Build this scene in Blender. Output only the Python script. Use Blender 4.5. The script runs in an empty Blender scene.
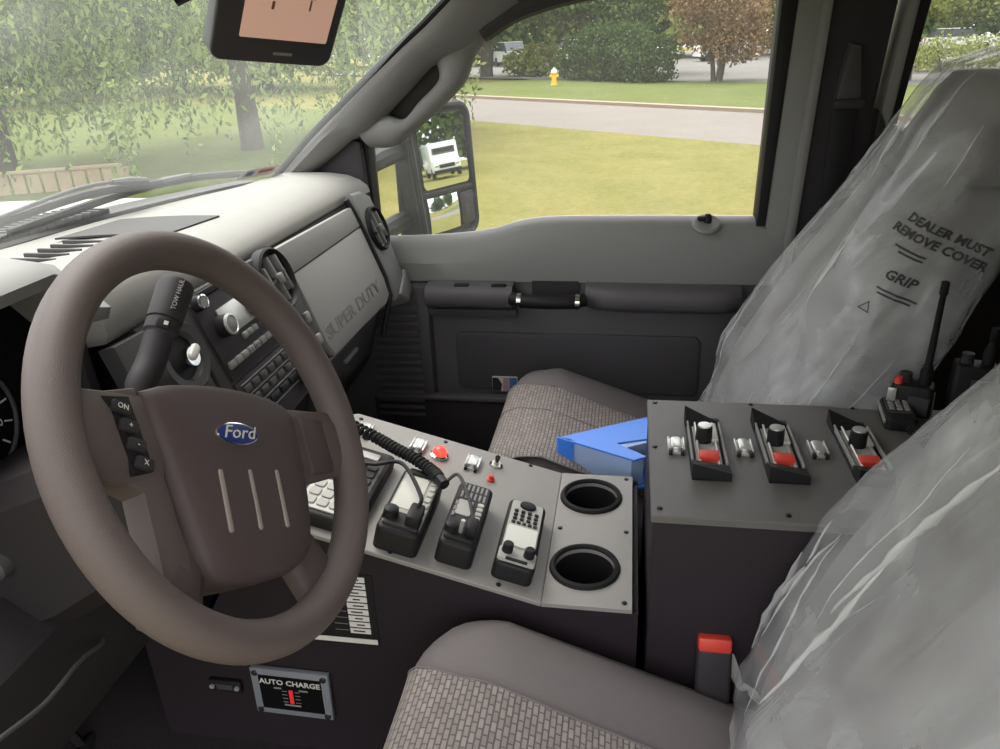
import bpy, bmesh, math, random
import numpy as np
from mathutils import Vector, Matrix, noise
random.seed(7)
sc = bpy.context.scene
COL = sc.collection
V = Vector
# ------------------------------------------------------------------ camera
# x: towards the passenger side, y: towards the bonnet, z: up from the cab floor (metres)
CAM = V((-0.95, 0.0, 1.19))
YAW, PITCH, ROLL = math.radians(10.0), math.radians(23.8), math.radians(2.2)
fw = V((math.cos(YAW) * math.cos(PITCH), math.sin(YAW) * math.cos(PITCH), -math.sin(PITCH)))
rt = fw.cross(V((0, 0, 1))).normalized()
up = rt.cross(fw)
rt, up = rt * math.cos(ROLL) - up * math.sin(ROLL), rt * math.sin(ROLL) + up * math.cos(ROLL)
cd = bpy.data.cameras.new('camera')
cd.sensor_width = 36.0
cd.lens = 760.0 / 1000.0 * 36.0
cd.clip_start = 0.02
cd.clip_end = 500
cam = bpy.data.objects.new('camera', cd)
COL.objects.link(cam)
cam.matrix_world = Matrix(((rt.x, up.x, -fw.x, CAM.x), (rt.y, up.y, -fw.y, CAM.y), (rt.z, up.z, -fw.z, CAM.z), (0, 0, 0, 1)))
sc.camera = cam
# ------------------------------------------------------------------ light
w = bpy.data.worlds.new('overcast_sky')
sc.world = w
w.use_nodes = True
nt = w.node_tree
bg = nt.nodes['Background']
tc = nt.nodes.new('ShaderNodeTexCoord')
sp = nt.nodes.new('ShaderNodeSeparateXYZ')
rmp = nt.nodes.new('ShaderNodeValToRGB')
nt.links.new(tc.outputs['Generated'], sp.inputs[0])
nt.links.new(sp.outputs['Z'], rmp.inputs[0])
nt.links.new(rmp.outputs[0], bg.inputs['Color'])
rmp.color_ramp.elements[0].position = 0.0
rmp.color_ramp.elements[0].color = (0.66, 0.69, 0.72, 1)
rmp.color_ramp.elements[1].position = 0.9
rmp.color_ramp.elements[1].color = (0.98, 1.0, 1.02, 1)
bg.inputs['Strength'].default_value = 1.5
sl = bpy.data.lights.new('veiled_sun', 'SUN')
sl.energy = 2.3
sl.angle = math.radians(40)
sl.color = (1.0, 0.97, 0.92)
sun = bpy.data.objects.new('veiled_sun', sl)
COL.objects.link(sun)
sun.rotation_euler = V((-0.50, -0.32, -1.0)).to_track_quat('-Z', 'Y').to_euler()
sc.view_settings.view_transform = 'Standard'
sc.view_settings.look = 'None'
sc.view_settings.gamma = 1
sc.view_settings.use_curve_mapping = False
sc.view_settings.exposure = 1.05
# ------------------------------------------------------------------ helpers
def lin(c):
    return tuple((v / 255 / 12.92) if v / 255 <= 0.04045 else ((v / 255 + 0.055) / 1.055) ** 2.4 for v in c)

MATS = {}
def mat(name, rgb, rough=0.6, metal=0.0, var=0.0, vscale=30, bump=0.0, bscale=400, spec=0.5, emit=0.0, alpha=1.0, coat=0.0, trans=0.0):
    if name in MATS:
        return MATS[name]
    m = bpy.data.materials.new(name)
    m.use_nodes = True
    n, l = m.node_tree.nodes, m.node_tree.links
    p = n['Principled BSDF']
    col = lin(rgb) + (1,)
    p.inputs['Base Color'].default_value = col
    p.inputs['Roughness'].default_value = rough
    p.inputs['Metallic'].default_value = metal
    p.inputs['Specular IOR Level'].default_value = spec
    p.inputs['Alpha'].default_value = alpha
    p.inputs['Coat Weight'].default_value = coat
    if emit:
        p.inputs['Emission Color'].default_value = col
        p.inputs['Emission Strength'].default_value = emit
    t = n.new('ShaderNodeTexCoord')
    if var:
        nz = n.new('ShaderNodeTexNoise')
        nz.inputs['Scale'].default_value = vscale
        nz.inputs['Detail'].default_value = 4
        l.new(t.outputs['Object'], nz.inputs['Vector'])
        mx = n.new('ShaderNodeMix')
        mx.data_type = 'RGBA'
        mx.inputs[6].default_value = tuple(c * (1 - var) for c in col[:3]) + (1,)
        mx.inputs[7].default_value = tuple(min(1, c * (1 + var)) for c in col[:3]) + (1,)
        l.new(nz.outputs['Fac'], mx.inputs[0])
        l.new(mx.outputs[2], p.inputs['Base Color'])
    if bump:
        bz = n.new('ShaderNodeTexNoise')
        bz.inputs['Scale'].default_value = bscale
        bz.inputs['Detail'].default_value = 2
        l.new(t.outputs['Object'], bz.inputs['Vector'])
        bp = n.new('ShaderNodeBump')
        bp.inputs['Strength'].default_value = bump
        bp.inputs['Distance'].default_value = 0.001
        l.new(bz.outputs['Fac'], bp.inputs['Height'])
        l.new(bp.outputs[0], p.inputs['Normal'])
    MATS[name] = m
    return m

WM = {}
class B:
    """collects shapes and links them as ONE mesh object"""
    def __init__(self):
        self.bm = bmesh.new()
    def add(self, t, M=None):
        if M is not None:
            bmesh.ops.transform(t, matrix=M, verts=t.verts)
        me = bpy.data.meshes.new('tmp')
        t.to_mesh(me)
        t.free()
        self.bm.from_mesh(me)
        bpy.data.meshes.remove(me)
        return self
    def box(self, c, s, bevel=0.0, seg=2, M=None, rot=None):
        t = bmesh.new()
        bmesh.ops.create_cube(t, size=1.0)
        bmesh.ops.scale(t, vec=V(s), verts=t.verts)
        if bevel:
            bmesh.ops.bevel(t, geom=t.edges[:], offset=bevel, segments=seg, profile=0.5, affect='EDGES', clamp_overlap=True)
        X = Matrix.Translation(V(c))
        if rot is not None:
            X = X @ rot.to_4x4()
        if M is not None:
            X = M @ X
        return self.add(t, X)
    def prism(self, poly, h0, h1, bevel=0.0, seg=2, M=None):
        t = bmesh.new()
        vs = [t.verts.new((p[0], p[1], h0)) for p in poly]
        f = t.faces.new(vs)
        r = bmesh.ops.extrude_face_region(t, geom=[f])
        ev = [e for e in r['geom'] if isinstance(e, bmesh.types.BMVert)]
        for v in ev:
            v.co.z = h1
        if bevel:
            top = [e for e in t.edges if all(abs(v.co.z - h1) < 1e-7 for v in e.verts)]
            bmesh.ops.bevel(t, geom=top, offset=bevel, segments=seg, profile=0.5, affect='EDGES', clamp_overlap=True)
        bmesh.ops.recalc_face_normals(t, faces=t.faces)
        return self.add(t, M)
    def loft(self, secs, ring=True, caps=True, loop=False, M=None):
        t = bmesh.new()
        rows = [[t.verts.new(V(p)) for p in s] for s in secs]
        n = len(rows[0])
        for i in range(len(rows) - (0 if loop else 1)):
            a, b = rows[i], rows[(i + 1) % len(rows)]
            for j in range(n if ring else n - 1):
                k = (j + 1) % n
                try:
                    t.faces.new((a[j], a[k], b[k], b[j]))
                except ValueError:
                    pass
        if caps and ring and not loop:
            t.faces.new(rows[0][::-1])
            t.faces.new(rows[-1])
        if ring:
            bmesh.ops.recalc_face_normals(t, faces=t.faces)
        return self.add(t, M)
    def tube(self, pts, r, seg=10, closed=False, flat=1.0, upv=None, M=None):
        pts = [V(p) for p in pts]
        n = len(pts)
        rr = r if isinstance(r, (list, tuple)) else [r] * n
        secs = []
        prev = None
        for i, p in enumerate(pts):
            if closed:
                d = pts[(i + 1) % n] - pts[i - 1]
            else:
                d = pts[min(i + 1, n - 1)] - pts[max(i - 1, 0)]
            d.normalize()
            if prev is None:
                u = V(upv) if upv is not None else (V((0, 0, 1)) if abs(d.z) < 0.9 else V((1, 0, 0)))
            else:
                u = prev
            u = (u - d * u.dot(d)).normalized()
            prev = u
            s = d.cross(u)
            secs.append([p + (u * math.cos(a) * flat + s * math.sin(a)) * rr[i] for a in [2 * math.pi * k / seg for k in range(seg)]])
        return self.loft(secs, True, True, closed, M)
    def lathe(self, prof, seg=24, M=None):
        secs = [[V((r * math.cos(2 * math.pi * k / seg), r * math.sin(2 * math.pi * k / seg), h)) for k in range(seg)] for r, h in prof]
        return self.loft(secs, True, True, False, M)
    def grid(self, f, nu, nv, M=None):
        return self.loft([[f(i / nu, j / nv) for j in range(nv + 1)] for i in range(nu + 1)], False, False, False, M)
    def solid(self, th):
        bmesh.ops.recalc_face_normals(self.bm, faces=self.bm.faces)
        bmesh.ops.solidify(self.bm, geom=self.bm.faces[:], thickness=th)
        return self
    def done(self, name, m, parent=None, smooth=35, local=False, **tags):
        bm = self.bm
        if parent is not None and not local:
            bmesh.ops.transform(bm, matrix=WM[parent.name].inverted(), verts=bm.verts)
        me = bpy.data.meshes.new(name)
        bm.to_mesh(me)
        bm.free()
        me.materials.append(m)
        if smooth:
            me.shade_smooth()
            me.set_sharp_from_angle(angle=math.radians(smooth))
        o = bpy.data.objects.new(name, me)
        COL.objects.link(o)
        if parent is not None:
            o.parent = parent
            WM[o.name] = WM[parent.name].copy()
        else:
            WM[o.name] = Matrix.Identity(4)
        return tag(o, **tags)

def tag(o, label=None, cat=None, group=None, kind=None):
    if label: o['label'] = label
    if cat: o['category'] = cat
    if group: o['group'] = group
    if kind: o['kind'] = kind
    return o

def thing(name, loc, label=None, cat=None, group=None, kind=None, M=None):
    o = bpy.data.objects.new(name, None)
    o.empty_display_size = 0.05
    COL.objects.link(o)
    m = M.copy() if M is not None else Matrix.Translation(V(loc))
    o.matrix_world = m
    WM[o.name] = m
    return tag(o, label, cat, group, kind)

def copy_tree(src, M, **tags):
    """a thing, its parts and their sub-parts; M is the new world matrix"""
    r = src.copy()
    COL.objects.link(r)
    r.matrix_world = M
    WM[r.name] = M.copy()
    for ch in src.children:
        c = ch.copy(); COL.objects.link(c); c.parent = r
        WM[c.name] = M.copy()
        for g in ch.children:
            d = g.copy(); COL.objects.link(d); d.parent = c
    return tag(r, **tags)

def frame(o, ex, ey, ez):
    o, ex, ey, ez = V(o), V(ex), V(ey), V(ez)
    return Matrix(((ex.x, ey.x, ez.x, o.x), (ex.y, ey.y, ez.y, o.y), (ex.z, ey.z, ez.z, o.z), (0, 0, 0, 1)))
def T(x, y, z=0):
    return Matrix.Translation(V((x, y, z)))
def RZ(a):
    return Matrix.Rotation(math.radians(a), 4, 'Z')
def RX(a):
    return Matrix.Rotation(math.radians(a), 4, 'X')
def RY(a):
    return Matrix.Rotation(math.radians(a), 4, 'Y')

def text(name, body, size, M, m, parent, ext=0.0004, sx=1.0, shear=0.0, bold=0.0):
    cu = bpy.data.curves.new(name, 'FONT')
    cu.body = body
    cu.size = size
    cu.extrude = ext
    cu.offset = bold
    cu.shear = shear
    cu.align_x = 'CENTER'
    cu.align_y = 'CENTER'
    cu.resolution_u = 2
    o = bpy.data.objects.new(name, cu)
    COL.objects.link(o)
    dg = bpy.context.evaluated_depsgraph_get()
    me = bpy.data.meshes.new_from_object(o.evaluated_get(dg))
    bpy.data.objects.remove(o)
    bpy.data.curves.remove(cu)
    W = M @ Matrix.Diagonal((sx, 1, 1, 1))
    if parent is not None:
        W = WM[parent.name].inverted() @ W
    me.transform(W)
    me.materials.clear()
    me.materials.append(m)
    o = bpy.data.objects.new(name, me)
    COL.objects.link(o)
    if parent is not None:
        o.parent = parent
        WM[o.name] = WM[parent.name].copy()
    return o

def rrect(w, h, r, n=5, cx=0, cy=0):
    pts = []
    for sx, sy, a0 in ((1, 1, 0), (-1, 1, 90), (-1, -1, 180), (1, -1, 270)):
        for k in range(n + 1):
            a = math.radians(a0 + 90 * k / n)
            pts.append((cx + sx * (w / 2 - r) + r * math.cos(a), cy + sy * (h / 2 - r) + r * math.sin(a)))
    return pts
def ellipse(rx, ry, n=28, cx=0, cy=0):
    return [(cx + rx * math.cos(2 * math.pi * k / n), cy + ry * math.sin(2 * math.pi * k / n)) for k in range(n)]
def interp(t, pts):
    if t <= pts[0][0]: return pts[0][1]
    for (a, fa), (b, fb) in zip(pts, pts[1:]):
        if t <= b:
            return fa + (fb - fa) * (t - a) / (b - a)
    return pts[-1][1]
def sstep(a, b, t):
    t = max(0, min(1, (t - a) / (b - a)))
    return t * t * (3 - 2 * t)
def spline(pts, n):
    """Catmull-Rom through pts"""
    pts = [V(p) for p in pts]
    P = [pts[0] * 2 - pts[1]] + pts + [pts[-1] * 2 - pts[-2]]
    out = []
    for i in range(1, len(P) - 2):
        for k in range(n):
            t = k / n
            a, b, c, d = P[i - 1], P[i], P[i + 1], P[i + 2]
            out.append(0.5 * ((2 * b) + (c - a) * t + (2 * a - 5 * b + 4 * c - d) * t * t + (3 * b - a - 3 * c + d) * t ** 3))
    out.append(pts[-1])
    return out
# ------------------------------------------------------------------ materials
PAD = mat('pad_grey_vinyl', (142, 139, 134), 0.62, bump=0.25, bscale=900, var=0.04, spec=0.3)
GREY = mat('mid_grey_plastic', (134, 132, 130), 0.58, bump=0.2, bscale=900, spec=0.35)
PANEL = mat('glovebox_grey_plastic', (150, 147, 143), 0.55, bump=0.2, bscale=1100, spec=0.35)
PANELD = mat('embossed_letter_grey', (116, 113, 110), 0.6)
CHAR = mat('charcoal_plastic', (66, 63, 63), 0.6, bump=0.25, bscale=800, spec=0.35)
DOORC = mat('door_charcoal_plastic', (92, 88, 90), 0.6, bump=0.25, bscale=800, spec=0.35)
DOORD = mat('door_dark_plastic', (80, 76, 79), 0.62, bump=0.2, bscale=800, spec=0.3)
DARK = mat('dark_plastic', (52, 47, 50), 0.62, bump=0.2, bscale=800, spec=0.3)
BLACK = mat('black_plastic', (27, 25, 27), 0.55, spec=0.3)
VOID = mat('deep_black', (14, 13, 14), 0.8, spec=0.1)
WHEEL = mat('wheel_brown_black_vinyl', (96, 84, 82), 0.5, bump=0.5, bscale=1300, spec=0.4)
HUB = mat('hub_brown_black_vinyl', (80, 67, 67), 0.55, bump=0.35, bscale=1300, spec=0.35)
SILVER = mat('satin_silver', (205, 203, 198), 0.3, 0.6)
CHROME = mat('bright_chrome', (225, 225, 225), 0.12, 1.0)
WHITE = mat('white_plastic', (206, 202, 194), 0.45)
RED = mat('red_plastic', (214, 66, 52), 0.45)
BROWNK = mat('brown_black_plastic', (36, 31, 33), 0.6, bump=0.2, bscale=800, spec=0.3)
REDLAMP = mat('red_lit_lamp', (255, 44, 36), 0.3, emit=2.2)
POWDER = mat('powder_coated_console', (98, 94, 92), 0.5, bump=0.15, bscale=1500, spec=0.45)
PANELTOP = mat('grey_console_plate', (138, 133, 129), 0.45, bump=0.15, bscale=1500, spec=0.5)
BODYBLK = mat('black_console_side', (38, 31, 36), 0.6, bump=0.2, bscale=900, spec=0.25)
RUBBER = mat('black_rubber', (30, 29, 30), 0.7, spec=0.2)
CARPET = mat('dark_carpet', (44, 40, 41), 0.95, bump=1.0, bscale=500, var=0.3, vscale=200, spec=0.1)
SEATF = mat('grey_seat_cloth', (112, 105, 106), 0.85, bump=0.4, bscale=1500, var=0.05, vscale=300, spec=0.2)
SEATD = mat('grey_seat_back_cloth', (112, 108, 106), 0.85, bump=0.4, bscale=1200, spec=0.2)
BLUE = mat('blue_binder_plastic', (60, 128, 232), 0.3, spec=0.5)
PAPER = mat('paper_edges', (158, 178, 218), 0.6)
LABELW = mat('label_white', (214, 208, 204), 0.5)
DISPLAY = mat('bright_lcd', (206, 203, 194), 0.25, spec=0.5)
RADIOG = mat('radio_grey_face', (164, 160, 154), 0.4)
KEYG = mat('key_grey', (188, 185, 178), 0.45)
WHITEPAINT = mat('white_paint', (226, 228, 226), 0.25, coat=0.5)
HEADLINER = mat('beige_headliner', (176, 168, 146), 0.9)

def weave_mat():
    m = bpy.data.materials.new('woven_seat_insert')
    m.use_nodes = True
    n, l = m.node_tree.nodes, m.node_tree.links
    p = n['Principled BSDF']
    p.inputs['Roughness'].default_value = 0.85
    p.inputs['Specular IOR Level'].default_value = 0.2
    t = n.new('ShaderNodeTexCoord')
    mp = n.new('ShaderNodeMapping')
    mp.inputs['Rotation'].default_value = (0, 0, 0)
    mp.inputs['Scale'].default_value = (1, 1, 1)
    br = n.new('ShaderNodeTexBrick')
    br.inputs['Color1'].default_value = lin((148, 138, 134)) + (1,)
    br.inputs['Color2'].default_value = lin((130, 121, 118)) + (1,)
    br.inputs['Mortar'].default_value = lin((92, 85, 85)) + (1,)
    br.inputs['Scale'].default_value = 58.0
    br.inputs['Mortar Size'].default_value = 0.085
    br.inputs['Mortar Smooth'].default_value = 1.0
    br.inputs['Brick Width'].default_value = 0.80
    br.inputs['Row Height'].default_value = 0.40
    l.new(t.outputs['Object'], mp.inputs[0])
    l.new(mp.outputs[0], br.inputs['Vector'])
    l.new(br.outputs['Color'], p.inputs['Base Color'])
    bp = n.new('ShaderNodeBump')
    bp.inputs['Strength'].default_value = 0.6
    bp.inputs['Distance'].default_value = 0.0015
    bp.invert = True
    l.new(br.outputs['Fac'], bp.inputs['Height'])
    l.new(bp.outputs[0], p.inputs['Normal'])
    return m
WEAVE = weave_mat()

def film_mat():
    """thin crumpled polythene: part see-through, part milky, glossy"""
    m = bpy.data.materials.new('crumpled_clear_polythene')
    m.use_nodes = True
    n, l = m.node_tree.nodes, m.node_tree.links
    p = n['Principled BSDF']
    p.inputs['Base Color'].default_value = lin((214, 213, 214)) + (1,)
    p.inputs['Roughness'].default_value = 0.24
    p.inputs['Specular IOR Level'].default_value = 0.9
    t = n.new('ShaderNodeTexCoord')
    m1 = n.new('ShaderNodeMapping')                    # lay the z axis along the reclined seat back
    m1.inputs['Rotation'].default_value = (math.radians(-30), 0, 0)
    l.new(t.outputs['Object'], m1.inputs[0])
    def streak(rot, scl, sc_, det, dist, hw=0.20):
        a = n.new('ShaderNodeMapping')
        a.inputs['Rotation'].default_value = rot
        l.new(m1.outputs[0], a.inputs[0])
        b = n.new('ShaderNodeMapping')
        b.inputs['Scale'].default_value = scl
        l.new(a.outputs[0], b.inputs[0])
        z = n.new('ShaderNodeTexNoise')
        z.inputs['Scale'].default_value = sc_
        z.inputs['Detail'].default_value = det
        z.inputs['Roughness'].default_value = 0.55
        z.inputs['Distortion'].default_value = dist
        l.new(b.outputs[0], z.inputs['Vector'])
        r = n.new('ShaderNodeValToRGB')                # sharp crests: fold the noise about its middle
        e = r.color_ramp.elements
        e[0].position, e[0].color = 0.5 - hw, (0, 0, 0, 1)
        e[1].position, e[1].color = 0.5 + hw, (0, 0, 0, 1)
        x = e.new(0.5); x.color = (1, 1, 1, 1)
        l.new(z.outputs['Fac'], r.inputs[0])
        return r
    s1 = streak((0.0, 0.2, 0.0), (4, 4, 0.9), 1.1, 1, 1.0)
    s2 = streak((0.3, -0.6, 0.2), (3, 3, 1.5), 1.4, 1, 1.5)
    ad = n.new('ShaderNodeMath')
    ad.operation = 'ADD'
    l.new(s1.outputs[0], ad.inputs[0])
    l.new(s2.outputs[0], ad.inputs[1])
    bp = n.new('ShaderNodeBump')
    bp.inputs['Strength'].default_value = 0.30
    bp.inputs['Distance'].default_value = 0.012
    s3 = streak((0.0, 0.12, 0.0), (6, 6, 0.9), 1.5, 3, 1.0, 0.045)
    mu = n.new('ShaderNodeMath')
    mu.operation = 'MULTIPLY_ADD'
    mu.inputs[1].default_value = 0.22
    l.new(s3.outputs[0], mu.inputs[0])
    l.new(ad.outputs[0], mu.inputs[2])
    l.new(mu.outputs[0], bp.inputs['Height'])
    l.new(bp.outputs[0], p.inputs['Normal'])
    c = n.new('ShaderNodeTexNoise')
    c.inputs['Scale'].default_value = 7.0
    c.inputs['Detail'].default_value = 4
    c.inputs['Distortion'].default_value = 1.0
    l.new(t.outputs['Object'], c.inputs['Vector'])
    r = n.new('ShaderNodeValToRGB')
    r.color_ramp.elements[0].position = 0.35
    r.color_ramp.elements[0].color = (0.24, 0.24, 0.24, 1)
    r.color_ramp.elements[1].position = 0.72
    r.color_ramp.elements[1].color = (0.50, 0.50, 0.50, 1)
    l.new(c.outputs['Fac'], r.inputs[0])
    l.new(r.outputs[0], p.inputs['Alpha'])
    return m
FILM = film_mat()
CREASE = mat('polythene_crease', (224, 224, 222), 0.25, alpha=0.42, spec=0.8)

def glass_mat(name, haze, specks, tint=(1, 1, 1), ior=1.25):
    """pane: see-through, a mirror-like share by Fresnel, dust haze and dried drops on it"""
    m = bpy.data.materials.new(name)
    m.use_nodes = True
    n, l = m.node_tree.nodes, m.node_tree.links
    n.remove(n['Principled BSDF'])
    out = n['Material Output']
    tr = n.new('ShaderNodeBsdfTransparent')
    tr.inputs[0].default_value = tint + (1,)
    gl = n.new('ShaderNodeBsdfGlossy')
    gl.inputs['Roughness'].default_value = 0.02
    fr = n.new('ShaderNodeFresnel')
    fr.inputs[0].default_value = ior
    m1 = n.new('ShaderNodeMixShader')
    l.new(fr.outputs[0], m1.inputs[0])
    l.new(tr.outputs[0], m1.inputs[1])
    l.new(gl.outputs[0], m1.inputs[2])
    df = n.new('ShaderNodeBsdfTranslucent')
    df.inputs[0].default_value = (0.85, 0.86, 0.82, 1)
    t = n.new('ShaderNodeTexCoord')
    nz = n.new('ShaderNodeTexNoise')
    nz.inputs['Scale'].default_value = 3.5
    nz.inputs['Detail'].default_value = 3
    l.new(t.outputs['Object'], nz.inputs['Vector'])
    vo = n.new('ShaderNodeTexVoronoi')
    vo.inputs['Scale'].default_value = 95
    l.new(t.outputs['Object'], vo.inputs['Vector'])
    lt = n.new('ShaderNodeMath')
    lt.operation = 'LESS_THAN'
    lt.inputs[1].default_value = 0.13
    l.new(vo.outputs['Distance'], lt.inputs[0])
    k = n.new('ShaderNodeMath')
    k.operation = 'MULTIPLY'
    k.inputs[1].default_value = specks
    l.new(lt.outputs[0], k.inputs[0])
    h = n.new('ShaderNodeMath')
    h.operation = 'MULTIPLY_ADD'
    h.inputs[1].default_value = haze
    l.new(nz.outputs['Fac'], h.inputs[0])
    l.new(k.outputs[0], h.inputs[2])
    m2 = n.new('ShaderNodeMixShader')
    l.new(h.outputs[0], m2.inputs[0])
    l.new(m1.outputs[0], m2.inputs[1])
    l.new(df.outputs[0], m2.inputs[2])
    l.new(m2.outputs[0], out.inputs['Surface'])
    return m
GLASS_W = glass_mat('dusty_windscreen_glass', 0.13, 0.05, (0.96, 0.98, 0.95), 1.035)
GLASS_D = glass_mat('rain_spotted_window_glass', 0.08, 0.16)
# ================================================================== OUTDOORS
GZ = -0.80
def ground_mat(name, stops, scale, bump=0.4, rough=0.95, scale2=None):
    m = bpy.data.materials.new(name)
    m.use_nodes = True
    n, l = m.node_tree.nodes, m.node_tree.links
    p = n['Principled BSDF']
    p.inputs['Roughness'].default_value = rough
    p.inputs['Specular IOR Level'].default_value = 0.1
    t = n.new('ShaderNodeTexCoord')
    a = n.new('ShaderNodeTexNoise')
    a.inputs['Scale'].default_value = scale
    a.inputs['Detail'].default_value = 8
    a.inputs['Roughness'].default_value = 0.7
    l.new(t.outputs['Object'], a.inputs['Vector'])
    r = n.new('ShaderNodeValToRGB')
    e = r.color_ramp.elements
    e[0].position, e[0].color = stops[0][0], lin(stops[0][1]) + (1,)
    e[1].position, e[1].color = stops[-1][0], lin(stops[-1][1]) + (1,)
    for q, c in stops[1:-1]:
        x = e.new(q)
        x.color = lin(c) + (1,)
    b = n.new('ShaderNodeTexNoise')
    b.inputs['Scale'].default_value = scale2 or scale * 12
    b.inputs['Detail'].default_value = 6
    b.inputs['Roughness'].default_value = 0.75
    l.new(t.outputs['Object'], b.inputs['Vector'])
    mxf = n.new('ShaderNodeMix')
    mxf.inputs[0].default_value = 0.55
    l.new(a.outputs['Fac'], mxf.inputs[2])
    l.new(b.outputs['Fac'], mxf.inputs[3])
    l.new(mxf.outputs[0], r.inputs[0])
    l.new(r.outputs[0], p.inputs['Base Color'])
    bp = n.new('ShaderNodeBump')
    bp.inputs['Strength'].default_value = bump
    bp.inputs['Distance'].default_value = 0.05
    l.new(b.outputs['Fac'], bp.inputs['Height'])
    l.new(bp.outputs[0], p.inputs['Normal'])
    return m
LAWN = ground_mat('yellowing_lawn', [(0.32, (92, 96, 44)), (0.5, (115, 111, 60)), (0.68, (132, 122, 78))], 0.9, 0.8)
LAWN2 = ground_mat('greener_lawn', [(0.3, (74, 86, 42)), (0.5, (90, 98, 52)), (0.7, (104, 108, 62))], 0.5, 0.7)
ASPH = ground_mat('pale_asphalt', [(0.3, (110, 104, 98)), (0.7, (126, 119, 112))], 0.7, 0.2)
GRAV = ground_mat('grey_car_park', [(0.3, (104, 101, 97)), (0.7, (120, 117, 112))], 0.4, 0.2)
CONC = mat('kerb_concrete', (142, 126, 106), 0.9, var=0.15, vscale=4)

def poly(name, pts, z, m, th=0.04, **k):
    return B().prism([(p[0], p[1]) for p in pts], z - th, z).done(name, m, smooth=0, **k)
d = V((0.66, 0.75)); d.normalize()
n1, f1 = V((17.4, 1.0)), V((25.2, 1.5))
nA, nB, fA, fB = n1 - d * 30, n1 + d * 13, f1 - d * 30, f1 + d * 13
poly('meadow', [(-90, -110), (130, -110), (130, 110), (-90, 110)], GZ - .10, LAWN, label='wide dry meadow around the road and truck', kind='structure')
poly('lawn', [(-30, -50), (nA.x, -50), nA, nB, (nB.x, 60), (-30, 60)], GZ, LAWN, label='yellow green mown lawn beside the truck and road', kind='structure')
poly('road', [nA, fA, fB, nB], GZ - 0.03, ASPH, label='pale asphalt road crossing behind the lawn', kind='structure')
perp = V((d.y, -d.x))
poly('kerb', [fA, fA + perp * 0.35, fB + perp * 0.35, fB], GZ + 0.06, CONC, th=0.12, label='low concrete kerb along the far road edge', kind='structure')
g1 = f1 + perp * 0.35
h1 = g1 + perp * 10.0
poly('far_lawn', [g1 - d * 30, h1 - d * 30, h1 + d * 13, g1 + d * 13], GZ + 0.03, LAWN2, label='green grass strip between road and car park', kind='structure')
poly('car_park', [h1 - d * 26, h1 - d * 26 + perp * 70, h1 + d * 40 + perp * 70, h1 + d * 40], GZ + 0.01, GRAV, label='grey car park behind the far grass strip', kind='structure')

poly('shaded_green_lawn', [(7.5, 5.4), (14, 4.6), (24, 8.5), (32, 22), (16, 26), (5.0, 16)], GZ + .012, LAWN2, label='greener lawn under the weeping trees with their shade in its colour', kind='structure')  # greener grass; its darker colour also holds the shade below the willows
def leaf_mat(name, c1, c2, tr=0.35):
    m = bpy.data.materials.new(name)
    m.use_nodes = True
    n, l = m.node_tree.nodes, m.node_tree.links
    n.remove(n['Principled BSDF'])
    out = n['Material Output']
    g = n.new('ShaderNodeNewGeometry')
    r = n.new('ShaderNodeValToRGB')
    r.color_ramp.elements[0].color = lin(c1) + (1,)
    r.color_ramp.elements[1].color = lin(c2) + (1,)
    l.new(g.outputs['Random Per Island'], r.inputs[0])
    df = n.new('ShaderNodeBsdfDiffuse')
    tl = n.new('ShaderNodeBsdfTranslucent')
    l.new(r.outputs[0], df.inputs[0])
    l.new(r.outputs[0], tl.inputs[0])
    mx = n.new('ShaderNodeMixShader')
    mx.inputs[0].default_value = tr
    l.new(df.outputs[0], mx.inputs[1])
    l.new(tl.outputs[0], mx.inputs[2])
    l.new(mx.outputs[0], out.inputs['Surface'])
    return m
L_WIL = leaf_mat('willow_leaves', (64, 86, 44), (158, 174, 104), 0.4)
L_GRN = leaf_mat('green_leaves', (56, 78, 42), (112, 130, 72))
L_DRK = leaf_mat('dark_evergreen_leaves', (38, 56, 34), (84, 104, 58))
L_HDG = leaf_mat('hedge_leaves', (42, 60, 36), (88, 106, 58))
L_BRZ = leaf_mat('bronze_leaves', (104, 82, 60), (158, 130, 98))
L_OLV = leaf_mat('olive_leaves', (104, 116, 62), (168, 170, 104))
BARK = mat('bark', (84, 76, 66), 0.95, var=0.3, vscale=8, bump=1.0, bscale=30)
BARKD = mat('dark_bark', (62, 54, 48), 0.95, var=0.3, vscale=8)

def leaves(name, pts, size, droop, m, parent, rng, narrow=0.4):
    """one leaf-shaped four-cornered blade at each point"""
    N = len(pts)
    dirs = rng.normal(size=(N, 3))
    dirs[:, 2] -= droop
    dirs /= np.linalg.norm(dirs, axis=1)[:, None]
    s2 = np.cross(dirs, rng.normal(size=(N, 3)))
    s2 /= np.linalg.norm(s2, axis=1)[:, None]
    sz = size * rng.uniform(0.6, 1.4, N)[:, None]
    vv = np.empty((N, 4, 3))
    vv[:, 0] = pts
    vv[:, 1] = pts + dirs * sz * 0.45 + s2 * sz * narrow
    vv[:, 2] = pts + dirs * sz
    vv[:, 3] = pts + dirs * sz * 0.45 - s2 * sz * narrow
    me = bpy.data.meshes.new(name)
    me.vertices.add(4 * N)
    me.vertices.foreach_set('co', vv.reshape(-1))
    me.loops.add(4 * N)
    me.loops.foreach_set('vertex_index', np.arange(4 * N, dtype=np.int32))
    me.polygons.add(N)
    me.polygons.foreach_set('loop_start', np.arange(0, 4 * N, 4, dtype=np.int32))
    me.update()
    me.validate()
    me.materials.append(m)
    o = bpy.data.objects.new(name, me)
    COL.objects.link(o)
    o.parent = parent
    o['kind'] = 'stuff'
    return o

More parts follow.
